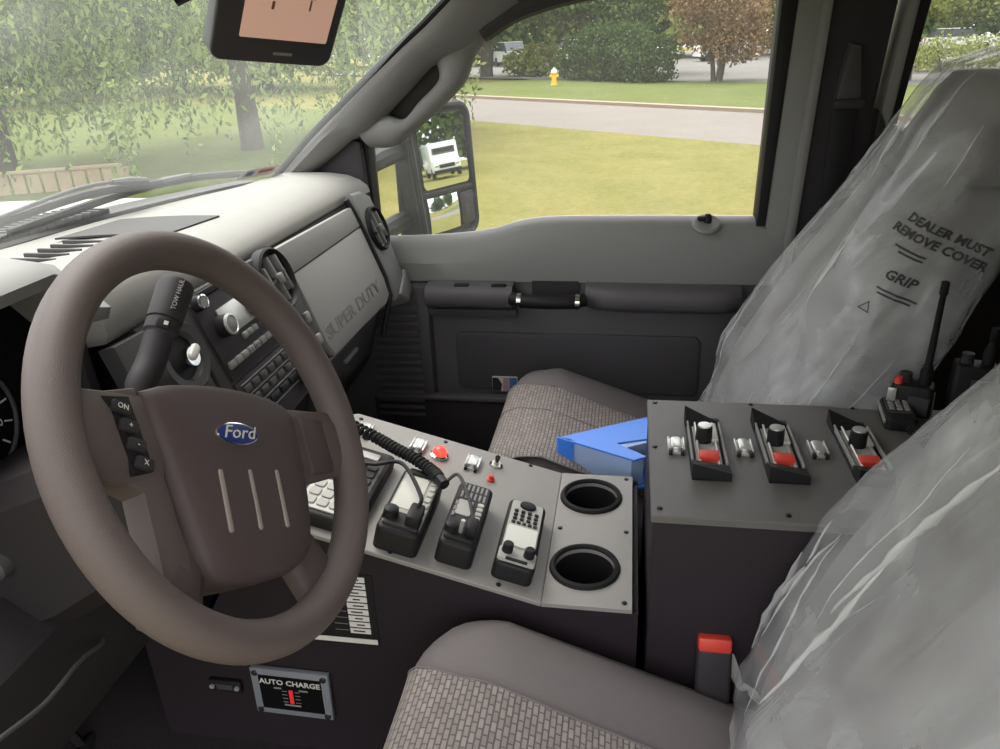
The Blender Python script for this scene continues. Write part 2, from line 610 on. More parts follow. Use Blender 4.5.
def blob_points(rng, blobs, n):
    vol = np.array([b[3] ** 2 * b[4] for b in blobs]); vol = vol / vol.sum()
    out = []
    for b, f in zip(blobs, vol):
        k = max(8, int(n * f))
        u = rng.normal(size=(k, 3))
        u /= np.linalg.norm(u, axis=1)[:, None]
        r = rng.uniform(0.45, 1.0, k) ** 0.5
        lump = 1 + 0.18 * np.sin(u[:, 0] * 5 + b[0] * 3) * np.cos(u[:, 1] * 6 + b[1]) + 0.12 * np.sin(u[:, 2] * 9)
        out.append(np.array(b[:3]) + u * (r * lump)[:, None] * np.array([b[3], b[3], b[4]]))
    return np.concatenate(out)

def tree(name, loc, h, trunk_r, blobs, n, size, m, bark, label, cat='tree', group=None, seed=0, droop=0.3, stems=1, narrow=0.4):
    """blobs: (x, y, z, horizontal radius, vertical radius) relative to the foot"""
    rng = np.random.default_rng(seed)
    root = thing(name, (loc[0], loc[1], GZ), label, cat, group)
    for s in range(stems):
        b = B()
        ox, oy = (0, 0) if stems == 1 else (rng.uniform(-.5, .5), rng.uniform(-.5, .5))
        tip = (ox * 2.2 + rng.uniform(-.2, .2), oy * 2.2, h * 0.75)
        path = spline([(ox * .3, oy * .3, -0.05), (ox * .6 + .05, oy * .6, h * 0.22), (ox * 1.2, oy * 1.2 + .1, h * 0.45), tip], 5)
        b.tube(path, [trunk_r * (1.15 - 0.8 * i / (len(path) - 1)) for i in range(len(path))], 9)
        b.done('trunk', bark, root, local=True)
        if stems == 1:
            for bl in blobs[:4]:
                br = B()
                e = V(bl[:3])
                st = path[len(path) // 2]
                br.tube(spline([st, (st + e) / 2 + V((0, 0, .3)), e], 4), [trunk_r * .5 * (1 - .09 * i) for i in range(9)], 7)
                br.done('branch', bark, root, local=True)
    leaves('foliage', blob_points(rng, blobs, n), size, droop, m, root, rng, narrow)
    return root

# weeping tree seen through the windscreen
rng = np.random.default_rng(5)
def willow(loc, R, H, n_strand, label, seed, trunk_r):
    rng = np.random.default_rng(seed)
    root = thing('weeping_tree', (loc[0], loc[1], GZ), label, 'tree')
    path = spline([(0, 0, -0.05), (0.08, 0.05, 1.2), (-0.05, 0.1, 2.6), (0.1, 0, H * 0.8)], 5)
    B().tube(path, [trunk_r * (1.2 - 0.7 * i / (len(path) - 1)) for i in range(len(path))], 10).done('trunk', BARK, root, local=True)
    for k in range(7):
        a = k * 0.9 + seed
        e = V((math.cos(a) * R * .7, math.sin(a) * R * .7, H * 0.95))
        st = path[10 + k % 4]
        B().tube(spline([st, (st + e) / 2 + V((0, 0, .5)), e], 4), [trunk_r * .45 * (1 - .09 * i) for i in range(9)], 7).done('branch', BARK, root, local=True)
    P = [blob_points(rng, [(0, 0, H, R, H * .32), (R * .4, .5, H * .85, R * .6, H * .25), (-R * .4, -.5, H * .9, R * .6, H * .25)], 15000)]
    for s in range(n_strand):
        a = rng.uniform(0, 2 * math.pi); r = R * math.sqrt(rng.uniform(0.05, 1.1))
        top = np.array([r * math.cos(a), r * math.sin(a), H * (1.0 - .28 * (r / R) ** 2) - .2])
        ln = rng.uniform(0.8, H * .70)
        k = int(ln / 0.055)
        q = np.repeat(top[None], k, 0)
        q[:, 2] -= np.linspace(0, ln, k)
        q[:, 0] += 0.12 * np.sin(np.linspace(0, 4, k) + s) + rng.normal(0, .05, k)
        q[:, 1] += 0.12 * np.cos(np.linspace(0, 4, k) + s) + rng.normal(0, .05, k)
        P.append(q)
    leaves('foliage', np.concatenate(P), 0.14, 1.3, L_WIL, root, rng, 0.22)
    return root
willow((14.9, 8.0), 4.4, 4.6, 330, 'weeping tree with dark trunk and hanging pale green strands before the windscreen', 3, 0.21)
willow((11.6, 11.2), 3.4, 4.3, 200, 'second weeping tree rising behind the low timber edging', 8, 0.19)
willow((18.6, 5.9), 2.0, 4.4, 110, 'slim weeping tree standing between windscreen pillar and first weeping tree', 14, 0.14)

# garden trees and hedge across the road
tree('conifer_hedge', (37.6, 0.8), 2.0, 0.08, [(-2.0, -1.6, .9, 1.2, 1.1), (-1.0, -.8, 1.1, 1.2, 1.25), (0, 0, 1.1, 1.3, 1.3), (1, .9, 1.1, 1.2, 1.25), (1.9, 1.7, 1.0, 1.2, 1.15)], 15000, 0.15, L_HDG, BARKD, 'dense clipped dark green hedge behind the yellow hydrant', 'hedge', seed=11, stems=3)
tree('bronze_tree', (35.2, -3.6), 4.2, 0.10, [(0, 0, 2.6, 1.9, 1.7), (.8, .6, 3.6, 1.5, 1.2), (-.9, -.4, 1.7, 1.3, 1.1), (.4, -1.0, 1.9, 1.3, 1.2), (-.3, .9, 3.4, 1.3, 1.2)], 11000, 0.13, L_BRZ, BARK, 'bronze leaved multi stemmed tree on the far grass', seed=12, stems=4)
tree('evergreen_tree', (46, 8.4), 9, 0.35, [(0, 0, 5.2, 3.6, 2.6), (2, -3, 5.0, 3.4, 2.4), (-1, -5.5, 4.6, 3.0, 2.0), (0, 3.2, 5.4, 3.4, 2.6)], 13000, 0.26, L_DRK, BARKD, 'tall dark evergreen with bare trunk beside the parked cars', seed=13)
tree('evergreen_tree', (43, 0.6), 8, 0.30, [(0, 1.2, 4.6, 2.6, 2.2), (1, -1.5, 4.8, 2.6, 2.0), (0, 3.6, 4.2, 2.2, 1.6), (-.4, 0, 3.0, 2.0, 1.2)], 13000, 0.24, L_GRN, BARKD, 'broad green tree spreading over the clipped hedge', seed=14)
tree('shrub', (45, 5.2), 1.6, 0.05, [(0, 0, .8, 1.2, .8), (1, 1.2, .7, 1.0, .7)], 1800, 0.22, L_OLV, BARKD, 'low olive shrub left of the clipped hedge', 'shrub', seed=15, stems=2)
tree('garden_tree', (32, -10.3), 5, 0.12, [(0, 0, 3.6, 2.2, 1.6), (.6, -1.6, 3.2, 1.8, 1.5), (-.5, 1.4, 3.4, 1.6, 1.3)], 9000, 0.14, L_OLV, BARK, 'thin stemmed olive tree seen through the rear door window', seed=16, stems=3)
tree('garden_tree', (33, -14.2), 5, 0.12, [(0, 0, 3.4, 2.2, 1.6), (.6, -1.6, 3.6, 1.8, 1.5), (-.5, 1.4, 2.8, 1.6, 1.3)], 9000, 0.14, L_GRN, BARK, 'leafy green tree beyond the covered passenger seat', seed=17, stems=3)
# far tree line: one tree, copied
far = tree('far_tree', (0, 0), 11, 0.4, [(0, 0, 6.0, 4.6, 4.0), (2.4, 1, 8.2, 3.6, 3.0), (-2.4, -1, 7.6, 3.6, 3.2), (0, 2.6, 3.4, 3.8, 2.6), (0, -2.6, 3.0, 3.8, 2.6)], 7000, 0.62, L_GRN, BARKD, 'broad green tree in the far tree line beyond the car park', 'tree', 'far tree line', seed=21)
far2 = tree('far_tree', (0, 0), 11, 0.4, [(0, 0, 5.6, 4.2, 4.4), (1.8, 1, 8.6, 3.2, 3.0), (-2.0, -1, 7.0, 3.6, 3.2), (0, 2.4, 3.0, 3.6, 2.6), (0, -2.4, 3.0, 3.6, 2.6)], 7000, 0.62, L_OLV, BARKD, 'olive green tree in the far tree line', 'tree', 'olive trees of the far tree line', seed=22)
spots = []
for i in range(17):
    az = math.radians(-33 + i * 5.3)
    r = 78 + 7 * math.sin(i * 2.1) - (26 if az > math.radians(20) else 0)
    spots.append((CAM.x + r * math.cos(az), r * math.sin(az), i))
for x, y, i in spots:
    src = far if i % 2 == 0 else far2
    M = Matrix.Translation(V((x, y, GZ))) @ RZ(i * 77)
    if i < 2:
        src.matrix_world = M
    else:
        copy_tree(src, M)

# fire hydrant
hyd = thing('fire_hydrant', (35.0, 3.4, GZ + .03), 'yellow fire hydrant with pale cap on the far grass', 'hydrant')
YEL = mat('hydrant_yellow', (226, 182, 46), 0.5)
HYW = mat('hydrant_pale', (222, 214, 190), 0.5)
B().lathe([(.17, 0), (.17, .05), (.12, .06), (.11, .45), (.15, .47), (.15, .52), (.10, .53)], 14).done('barrel', YEL, hyd, local=True)
B().lathe([(.14, .52), (.13, .60), (.08, .68), (.03, .70), (.03, .75), (.0, .75)], 14).done('bonnet', HYW, hyd, local=True)
for s in (0, 90, 180):
    B().lathe([(.065, .09), (.065, .19), (.04, .2)], 10, RZ(s) @ T(0, 0, .38) @ RX(90)).done('nozzle', YEL, hyd, local=True)

# parked cars
TYRE = mat('tyre', (34, 33, 34), 0.8)
CGLASS = mat('car_glass', (40, 46, 50), 0.1, spec=0.8)
LAMPR = mat('tail_lamp_red', (150, 30, 28), 0.3)
def car(loc, rz, col, label, suv=True):
    root = thing('parked_car', loc, label, 'car', M=Matrix.Translation(V(loc)) @ RZ(rz))
    paint = mat('car_paint_%d_%d_%d' % col, col, 0.3, coat=0.6)
    Mx = RX(90)
    h = 0.3 if suv else 0.12
    side = [(-2.2, .35), (-2.25, .75), (-2.1, .95 + h * .3), (-1.1, 1.02 + h * .3), (2.1, 1.0 + h * .4), (2.25, .8), (2.2, .35)]
    B().prism(side, -.88, .88, M=Mx).done('body', paint, root, local=True)
    cab = [(-1.15, 1.0), (-.45, 1.42 + h), (1.55, 1.44 + h), (2.1, 1.0)]
    B().prism(cab, -.74, .74, M=Mx).done('cabin', CGLASS, root, local=True)
    B().box((.5, 0, 1.45 + h), (1.9, 1.44, .05), .02).done('roof', paint, root, local=True)
    for x in (-1.4, 1.4):
        for y in (-.82, .82):
            B().lathe([(.0, -.1), (.34, -.1), (.34, .1), (.0, .1)], 14, T(x, y, .34) @ RX(90)).done('wheel', TYRE, root, local=True)
    for y in (-.7, .7):
        B().box((2.24, y, .85), (.05, .25, .18)).done('tail_lamp', LAMPR, root, local=True)
    return root
car((62, 9.2, GZ), 25, (176, 178, 178), 'silver estate car parked behind the evergreen trunk')
car((66, 4.6, GZ), 20, (224, 226, 224), 'white hatchback parked left of the clipped hedge')
car((60, -6.6, GZ), 100, (226, 226, 222), 'white car parked behind the bronze tree')
car((62, -12.5, GZ), 95, (190, 190, 190), 'grey car parked right of the bronze tree', False)
car((60, -22.0, GZ), 80, (206, 206, 204), 'white car seen through the rear door window', False)
tree('shrub', (38, -13.6), 1.4, 0.05, [(0, 0, .7, 1.4, .7), (-.6, 1.6, .6, 1.2, .6), (.6, -1.8, .7, 1.3, .7)], 3000, 0.14, L_OLV, BARKD, 'low olive shrub below the rear door window trees', 'shrub', seed=18, stems=2)
car((52, -25, GZ), 80, (120, 122, 126), 'dark grey car at the end of the car park')

# low timber edging on the lawn before the truck
WOOD = mat('weathered_timber', (158, 138, 108), 0.85, var=0.25, vscale=6)
edg = thing('timber_edging', (10.1, 9.0, GZ), 'low weathered timber edging of upright boards on the lawn', 'edging')
pa, pb = V((8.9, 11.2)), V((10.6, 8.15))
for k in range(17):
    p = pa.lerp(pb, k / 16)
    a = math.degrees(math.atan2(pb.y - pa.y, pb.x - pa.x))
    B().box((p.x, p.y, GZ + .15 + .02 * math.sin(k * 2.3)), (.185, .05, .34), .012, M=None, rot=Matrix.Rotation(math.radians(a), 3, 'Z')).done('board', WOOD, edg, smooth=0)
B().box(((pa.x + pb.x) / 2, (pa.y + pb.y) / 2, GZ + .34), ((pb - pa).length, .09, .05), .01, rot=Matrix.Rotation(math.radians(a), 3, 'Z')).done('cap_rail', WOOD, edg, smooth=0)

# white van behind the truck, seen in the wing mirror
van = thing('parked_van', (20.3, -48.5, GZ), 'white van reflected in the wing mirror', 'van', M=T(20.3, -48.5, GZ) @ RZ(14))
B().box((0, -2.2, 1.35), (2.0, 5.0, 2.0), .12, 3).done('body', WHITEPAINT, van, local=True)
B().box((0, .55, .85), (1.9, .9, .8), .15, 3).done('bonnet', WHITEPAINT, van, local=True)
B().box((0, .32, 1.72), (1.6, .06, .62), .03, rot=Matrix.Rotation(math.radians(-18), 3, 'X')).done('windscreen', CGLASS, van, local=True)
B().box((0, 1.0, .78), (1.1, .05, .26), .02).done('grille', BLACK, van, local=True)
B().box((0, .98, .46), (1.9, .12, .2), .04).done('bumper', BLACK, van, local=True)
for x in (-.72, .72):
    B().box((x, .99, .85), (.28, .05, .22), .03).done('headlamp', CHROME, van, local=True)
    for y in (-.1, -3.6):
        B().lathe([(0, -.12), (.36, -.12), (.36, .12), (0, .12)], 14, T(x * 1.25, y, .36) @ RY(90)).done('wheel', TYRE, van, local=True)
tree('background_tree', (31, -62), 10, 0.35, [(0, 0, 5.6, 6.0, 4.6), (4, -3, 4.0, 5.0, 3.6), (-5, -2, 3.6, 5.0, 3.4), (0, 3.2, 2.4, 4.4, 2.4)], 9000, 0.6, L_GRN, BARKD, 'green tree standing behind the white van', seed=31)
tree('background_tree', (16, -66), 10, 0.35, [(0, 0, 5.6, 6.0, 4.6), (4, -3, 4.0, 5.0, 3.6), (-5, -2, 3.6, 5.0, 3.4), (0, 3.2, 2.4, 4.4, 2.4)], 9000, 0.6, L_DRK, BARKD, 'dark green tree beside the tree behind the white van', seed=32)

# ================================================================== TRUCK OUTSIDE
def Yb(x):
    return 1.0 - 0.35 * x * x
def WS(x, z, off=0.0):
    return V((x, Yb(x) - 1.255 * (z - 0.915) + off, z))
# bonnet, cowl
hd = B()
def hoodf(u, v):
    x = -0.74 + 1.48 * u
    y = 1.14 + 1.35 * v
    return V((x, y - .25 * x * x, .884 - .05 * v * v - .008 * max(0, abs(x) - .55) / .2 + .008 * math.cos(x * 5)))
hd.grid(hoodf, 16, 10)
hd.solid(0.02)
hd.done('bonnet', WHITEPAINT, label='white truck bonnet beyond the wiper cowl', cat='bonnet')
cow = thing('wiper_cowl', (0, 1.03, .86), 'dark ribbed cowl grille below the windscreen', 'cowl')
B().grid(lambda u, v: V((-.76 + 1.52 * u, Yb(-.76 + 1.52 * u) + .012 + .15 * v, .898 + .008 * math.sin(v * 3.14))), 20, 4).solid(.012).done('cowl_panel', CHAR, cow)
for k in range(26):
    x = -.10 + k * .019
    B().box((x, Yb(x) + .085, .912), (.006, .10, .014)).done('rib', CHAR, cow, smooth=0)
# wipers
def wiper(pts, blade, label, tilt):
    root = thing('windscreen_wiper', pts[0], label, 'wiper')
    B().tube(spline(pts, 5), 0.005, 8, flat=.7).done('arm', CHAR, root)
    B().tube(spline(blade, 5), 0.006, 8, flat=1.3).done('blade', DARK, root)
    m = len(pts) // 2
    B().tube([pts[-2], (V(pts[-2]) + V(pts[-1])) / 2, pts[-1]], [.007, .012, .008], 8, flat=.7).done('bridge', CHAR, root)
    return root
wiper([(-.05, 1.05, .925), (.202, .95, .975), (.319, .925, .978), (.409, .915, .966)], [(.05, 1.0, .945), (.28, .955, .962), (.42, .925, .955), (.50, .905, .949)], 'thin black wiper arm arched over the cowl ribs', 0)
wiper([(.141, 1.03, .916), (.279, .99, .935), (.416, .935, .952), (.53, .895, .955)], [(.15, 1.01, .925), (.40, .94, .948), (.555, .893, .947), (.70, .85, .932)], 'long wiper with grey bridge reaching the far windscreen corner', 0)
# service body behind the cab (seen in the wing mirror)
B().box((.55, -2.6, .30), (.80, 1.9, 1.0), .03).done('wall_right', WHITEPAINT, kind='structure', label='white side of the truck body behind the cab')

# wing mirror
mr = thing('wing_mirror', (.98, .60, .75), 'black towing wing mirror with two glasses on double arms', 'mirror')
c0 = V((1.125, .50, .86))
vdir = (c0 - CAM).normalized()
nrm = (V((.36, -.93, -.026)).normalized() - vdir).normalized()
mx = V((0, 0, 1)).cross(nrm).normalized()          # along the width of the glass
my = nrm.cross(mx)
MF = frame(c0, mx, my, nrm)
HW = .118
outl = [(p[0], p[1]) for p in rrect(.235, .345, .035)]
B().prism([(p[0] * (1 + .06 * (p[1] / .17)), p[1]) for p in outl], -.055, 0, M=MF).done('housing', BLACK, mr)
bz = B()
bz.tube([MF @ V((p[0] * (1 + .06 * (p[1] / .17)), p[1], .002)) for p in outl], .010, 8, closed=True)
bz.box((0, -.048, .002), (.22, .014, .012), .003, M=MF)
bz.done('bezel', BLACK, mr)
MIRR = mat('mirror_silver', (222, 226, 222), 0.015, 1.0)
B().prism(rrect(.192, .190, .015, cx=.005, cy=.060), 0, .004, M=MF).done('upper_glass', MIRR, mr)
lo = B()
cxl, cyl = -.022, -.105
def convex(u, v):
    x, y = (u - .5) * .125, (v - .5) * .095
    return MF @ V((cxl + x, cyl + y, .009 - (x * x + y * y) * 1.2))
lo.grid(convex, 14, 12)
lo.done('lower_glass', MIRR, mr)
B().box((.076, -.105, .003), (.058, .09, .010), .004, M=MF).done('turn_lamp', DARK, mr)
for z in (.925, .745):
    B().tube([(.83, .635, z - .01), (.93, .62, z), (1.02, .60, z + .005), (1.09, .585, z + .005)], [.022, .026, .026, .022], 10).done('arm', BLACK, mr)
B().box((1.07, .592, .84), (.05, .05, .33), .015, 3).done('arm_bracket', BLACK, mr)
# ================================================================== CAB SHELL
B().box((0, .1, -.02), (1.74, 2.4, .04)).done('floor', CARPET, smooth=0, kind='structure', label='dark carpeted cab floor')
# transmission hump and firewall
B().prism([(-.30, 0), (-.22, .16), (-.12, .21), (.12, .21), (.22, .16), (.30, 0)], -.95, -.05, M=frame((0, 0, 0), (1, 0, 0), (0, 0, 1), (0, -1, 0))).done('floor_hump', CARPET, kind='structure', label='carpeted hump in the middle of the cab floor')
fwl = B().box((0, 1.00, .44), (1.74, .05, .88)).box((0, .88, .10), (1.7, .30, .05), 0, 2, None, Matrix.Rotation(math.radians(38), 3, 'X'))
fwl.done('wall_front', CARPET, smooth=0, kind='structure', label='dark firewall behind the dashboard')
B().box((0, -1.22, .62), (1.74, .05, 1.3)).done('wall_back', DARK, smooth=0, kind='structure', label='dark rear wall of the cab')
cl = B()
cl.grid(lambda u, v: V((-.82 + 1.64 * u, .34 - 1.58 * v, 1.365 - .05 * abs(2 * u - 1) ** 3 - .015 * (1 - v) ** 6)), 16, 10)
cl.solid(.03)
cl.done('ceiling', HEADLINER, kind='structure', label='beige cab headliner')

def XIN(xin, xout):
    return xout, xin
MD = frame((0, 0, 0), (0, 1, 0), (0, 0, 1), (1, 0, 0))       # local (Y, Z, X)
# windscreen
ws = B()
ws.grid(lambda u, v: WS(-.80 + 1.60 * u, .900 + .42 * v), 24, 8)
ws.done('window_1', GLASS_W, kind='structure', label='dusty curved windscreen')
sk = thing('windscreen_sticker', WS(.665, .93, -.004), 'small oval red white and blue sticker in the windscreen corner', 'sticker')
def stk(x0, x1, z0, z1, nm, m, o):
    b = B()
    b.grid(lambda u, v: WS(x0 + (x1 - x0) * u, z0 + (z1 - z0) * v, o), 6, 3)
    b.done(nm, m, sk)
stk(.620, .715, .928, .949, 'backing', LABELW, -.003)
stk(.634, .652, .934, .943, 'blue_print', mat('sticker_blue', (96, 112, 158), .5), -.005)
stk(.664, .702, .936, .942, 'red_print', mat('sticker_red', (196, 112, 104), .5), -.005)

# ---- front pillar with grab handle
WE = [(0.755, 0.819, 0.902), (0.748, 0.716, 0.994), (0.745, 0.674, 1.028), (0.742, 0.634, 1.059), (0.733, 0.55, 1.125), (0.722, 0.476, 1.18), (0.712, 0.421, 1.218), (0.7, 0.374, 1.254), (0.69, 0.327, 1.291)]
SE = [(0.79, 0.752, 0.898), (0.79, 0.617, 0.992), (0.79, 0.567, 1.013), (0.79, 0.533, 1.049), (0.79, 0.482, 1.094), (0.79, 0.431, 1.14), (0.79, 0.354, 1.167), (0.79, 0.298, 1.208), (0.785, 0.224, 1.251)]
HI = [(0.772, 0.612, 1.02), (0.772, 0.549, 1.042), (0.772, 0.503, 1.033), (0.772, 0.464, 1.068), (0.772, 0.415, 1.114), (0.772, 0.417, 1.158), (0.772, 0.392, 1.196)]
HO = [(0.792, 0.590, 0.972), (0.79, 0.535, 0.973), (0.79, 0.493, 1.0), (0.79, 0.429, 1.046), (0.79, 0.364, 1.105), (0.79, 0.339, 1.157), (0.79, 0.3, 1.202)]
secs = []
for wp, dp in zip(WE, SE):
    wp, dp = V(wp), V(dp)
    mid = (wp + dp) / 2 + V((-.022, -.012, .004))
    q1 = wp.lerp(mid, .5) + V((-.009, -.003, .003))
    q2 = dp.lerp(mid, .5) + V((-.010, -.006, 0))
    secs.append([wp + V((.05, -.005, -.012)), wp, q1, mid, q2, dp, dp + V((.05, .02, .0)), (wp + dp) / 2 + V((.08, .03, .01))])
tr = thing('trim_1', (.78, .8, .9), 'grey front pillar trim with built in grab handle', kind='structure')
B().loft(secs, True, True).done('pillar_trim', GREY, tr, 50)
B().tube([V(p) + V((.004, .004, .006)) for p in WE], .008, 8).done('windscreen_seal', BLACK, tr)
secs = []
for a_, b_ in zip(HI, HO):
    a_, b_ = V(a_), V(b_)
    c_ = (a_ + b_) / 2
    secs.append([a_ + V((.030, 0, 0)), a_ + V((.006, 0, 0)), a_.lerp(b_, .2) + V((-.010, 0, 0)), c_ + V((-.015, 0, 0)), a_.lerp(b_, .8) + V((-.012, 0, 0)), b_ + V((.0, 0, 0)), b_ + V((.030, 0, 0)), c_ + V((.045, 0, 0))])
def densify(ss, k):
    cols = [spline([s_[j] for s_ in ss], k) for j in range(len(ss[0]))]
    return [[c[i] for c in cols] for i in range(len(cols[0]))]
B().loft(densify(secs, 5), True, True).done('grab_handle', GREY, tr, 50)
B().prism([(.60, 1.0), (.53, 1.075), (.42, 1.16), (.36, 1.18), (.40, 1.115), (.455, 1.06), (.52, 1.02)], *XIN(.822, .865), M=MD).done('handle_recess', CHAR, tr)
# dark corner trim between dash end, pillar and door glass
B().prism([(.80, .885), (.655, .985), (.625, .992), (.608, .985), (.600, .745), (.66, .66), (.80, .70)], *XIN(.775, .835), .006, M=MD).done('trim_2', DARK, kind='structure', label='dark corner trim at the mirror mount')
# header over the door
B().tube(spline([(.785, .32, 1.21), (.785, .235, 1.252), (.788, .10, 1.282), (.79, -.10, 1.295), (.79, -.50, 1.295), (.78, -1.1, 1.28)], 5), .028, 10).done('trim_3', CHAR, kind='structure', label='dark header trim over the door window')
B().tube(spline([(.69, .315, 1.30), (.55, .42, 1.325), (.3, .48, 1.345), (0, .50, 1.35), (-.4, .46, 1.34), (-.8, .30, 1.30)], 5), .03, 10).done('trim_4', HEADLINER, kind='structure', label='beige windscreen header trim')
B().prism(rrect(1.66, 1.7, .15), 1.405, 1.43, M=T(0, -.45, 0)).done('roof', WHITEPAINT, kind='structure', label='white truck roof skin', smooth=0)

# ---- passenger door
dr = thing('door_1', (.84, .1, .1), 'grey and charcoal passenger door with armrest and pull handle', kind='structure')
sill = spline([(.62, .750, 0), (.43, .758, 0), (.32, .772, 0), (.245, .793, 0), (.15, .802, 0), (-.1, .803, 0), (-.345, .801, 0)], 4)
up_poly = [(p.x, p.y) for p in sill] + [(-.315, .655), (.12, .655), (.12, .672), (.225, .672), (.225, .655), (.62, .655)]
secs = []
for p in sill:                                       # rolled sill: outer edge, top, inner edge, down to the belt
    y, z = p.x, p.y
    secs.append([V((.880, y, z - .05)), V((.868, y, z - .006)), V((.852, y, z)), V((.826, y, z)), V((.806, y, z - .006)), V((.795, y, z - .020)), V((.788, y, z - .055)), V((.786, y, .70)), V((.792, y, .655)), V((.880, y, .655))])
B().loft(secs, True, True).done('upper_trim', GREY, dr, 50)
B().prism([(.64, .665), (.64, .05), (-.35, .05), (-.35, .665)], *XIN(.800, .88), .004, M=MD).done('lower_panel', DOORC, dr)
# armrest: front switch block, rear rest, pull bar between
def rest(y0, y1, nm, m, zt0, zt1):
    secs = []
    for i in range(9):
        t = i / 8
        y = y0 + (y1 - y0) * t
        k = min(1, .55 + 3.2 * min(t, 1 - t)) if nm == 'armrest' else 1
        zt = zt0 + (zt1 - zt0) * t
        xi = .80 - .072 * k
        secs.append([V((.80, y, zt + .006)), V((xi + .016, y, zt + .004)), V((xi + .004, y, zt - .004)), V((xi, y, zt - .016)), V((xi + .004, y, zt - .038)), V((xi + .022, y, zt - .052)), V((.80, y, zt - .060))])
    return B().loft(secs, True, True).done(nm, m, dr, 50)
rest(.472, .262, 'switch_block', DOORC, .652, .652)
rest(.092, -.262, 'armrest', DOORC, .652, .648)
B().box((.79, .367, .580), (.03, .22, .02), .005).done('switch_block_lip', DOORD, dr)
B().tube([(.735, .262, .632), (.722, .235, .630), (.720, .175, .629), (.722, .118, .630), (.735, .092, .632)], .0165, 12).done('pull_handle', BLACK, dr)
for y in (.243, .107):
    B().tube([(.724, y - .005, .630), (.724, y + .005, .630)], .0185, 12).done('handle_collar', CHROME, dr)
B().prism(rrect(.112, .060, .010, cx=.165, cy=.640), *XIN(.7915, .8005), M=MD).done('handle_recess', DARK, dr)
for y in (.385, .295):
    B().box((.752, y, .657), (.016, .035, .008), .003).done('window_switch', BLACK, dr)
B().prism(rrect(.60, .155, .02, cx=.118, cy=.445), *XIN(.793, .803), .003, M=MD).done('inset_panel', DOORD, dr)
B().prism([(.64, .345), (-.30, .345), (-.30, .08), (.64, .08)], *XIN(.765, .80), .008, M=MD).done('map_pocket', DARK, dr)
B().box((.772, .17, .352), (.03, .92, .014), .005).done('pocket_rim', DOORC, dr)
B().prism(rrect(.065, .040, .003, cx=.295, cy=.385), *XIN(.788, .7935), M=MD).done('leaflet', LABELW, dr)
B().prism([(.327, .366), (.305, .366), (.302, .385), (.312, .402), (.326, .403)], *XIN(.787, .7882), M=MD).done('leaflet_print', mat('print_dark', (50, 44, 48), .6), dr)
B().prism([(.300, .366), (.285, .366), (.285, .403), (.298, .403)], *XIN(.787, .7882), M=MD).done('leaflet_print', mat('print_pink', (190, 150, 160), .6), dr)
B().prism([(.283, .367), (.264, .367), (.264, .403), (.283, .403)], *XIN(.787, .7882), M=MD).done('leaflet_print', mat('print_blue', (84, 120, 178), .6), dr)
# lock knob plate on the sill
lk = B().lathe([(.026, -.006), (.026, .0), (.022, .004), (0, .004)], 20, T(.800, -.176, .794) @ RY(-35) @ Matrix.Diagonal((1.1, 1.25, 1, 1))).done('lock_plate', GREY, dr)
B().lathe([(.009, 0), (.009, .014), (.005, .02), (0, .02)], 12, T(.802, -.178, .796)).box((.800, -.165, .806), (.012, .02, .012), .004).done('lock_knob', BLACK, dr)
# door window frame (rear upright) and glass
B().prism([(-.283, .79), (-.302, .79), (-.322, 1.30), (-.288, 1.30)], *XIN(.79, .86), .004, M=MD).done('window_seal', BLACK, dr)
B().prism([(-.300, .79), (-.330, .72), (-.335, .60), (-.348, .60), (-.380, 1.30), (-.318, 1.30)], *XIN(.792, .87), .01, M=MD).done('window_frame', GREY, dr)
gl = B()
gl.grid(lambda u, v: V((.848 - .03 * v, .60 - .90 * u, .74 + .55 * v)), 6, 4)
gl.done('window_2', GLASS_D, kind='structure', label='rain spotted passenger door glass')
# mirror sail upright at the front of the glass
B().prism([(.612, .75), (.598, .75), (.598, .99), (.612, 1.0)], *XIN(.80, .85), .005, M=MD).done('trim_5', BLACK, kind='structure', label='black upright at the front of the door glass')
# kick panel with ribbed grille
kp = thing('trim_6', (.79, .55, .3), 'dark ribbed kick panel between dash and door', kind='structure')
B().box((.80, .745, .33), (.06, .54, .64), .01).done('kick_panel', DOORD, kp)
for k in range(15):
    B().box((.768, .565, .30 + .021 * k), (.010, .125, .011), .003).done('rib', DOORC, kp)

# ---- centre pillar, rear door, seat belt
cp = thing('trim_7', (.82, -.42, .3), 'dark centre pillar trim beside the passenger seat', kind='structure')
B().prism([(-.352, .05), (-.352, .60), (-.378, 1.30), (-.515, 1.30), (-.495, 1.02), (-.52, .05)], *XIN(.80, .88), .014, M=MD).done('pillar_trim', DARK, cp)
B().prism([(-.345, .58), (-.362, .62), (-.388, 1.30), (-.366, 1.30), (-.345, .78)], *XIN(.782, .84), .008, M=MD).done('pillar_edge', GREY, cp)
B().prism([(-.50, .05), (-1.2, .05), (-1.2, .985), (-.56, .985), (-.505, 1.03)], *XIN(.81, .88), .006, M=MD).done('door_2', DARK, kind='structure', label='dark rear door panel behind the passenger seat')
B().prism([(-.508, 1.03), (-.525, .995), (-.532, 1.02), (-.554, 1.30), (-.534, 1.30)], *XIN(.80, .87), .006, M=MD).done('trim_8', GREY, kind='structure', label='grey frame edge of the rear door window')
B().prism([(-.531, 1.00), (-.546, 1.00), (-.580, 1.30), (-.552, 1.30)], *XIN(.81, .86), .004, M=MD).done('trim_9', BLACK, kind='structure', label='black seal of the rear door window')
B().grid(lambda u, v: V((.845 - .03 * v, -.56 - .62 * u, .97 + .32 * v)), 4, 4).done('window_3', GLASS_D, kind='structure', label='rear door glass behind the covered seat')
B().prism([(-1.16, .84), (-1.2, .84), (-1.2, 1.3), (-1.16, 1.3)], *XIN(.80, .88), M=MD).done('trim_10', DARK, kind='structure', label='dark rear upright of the cab')
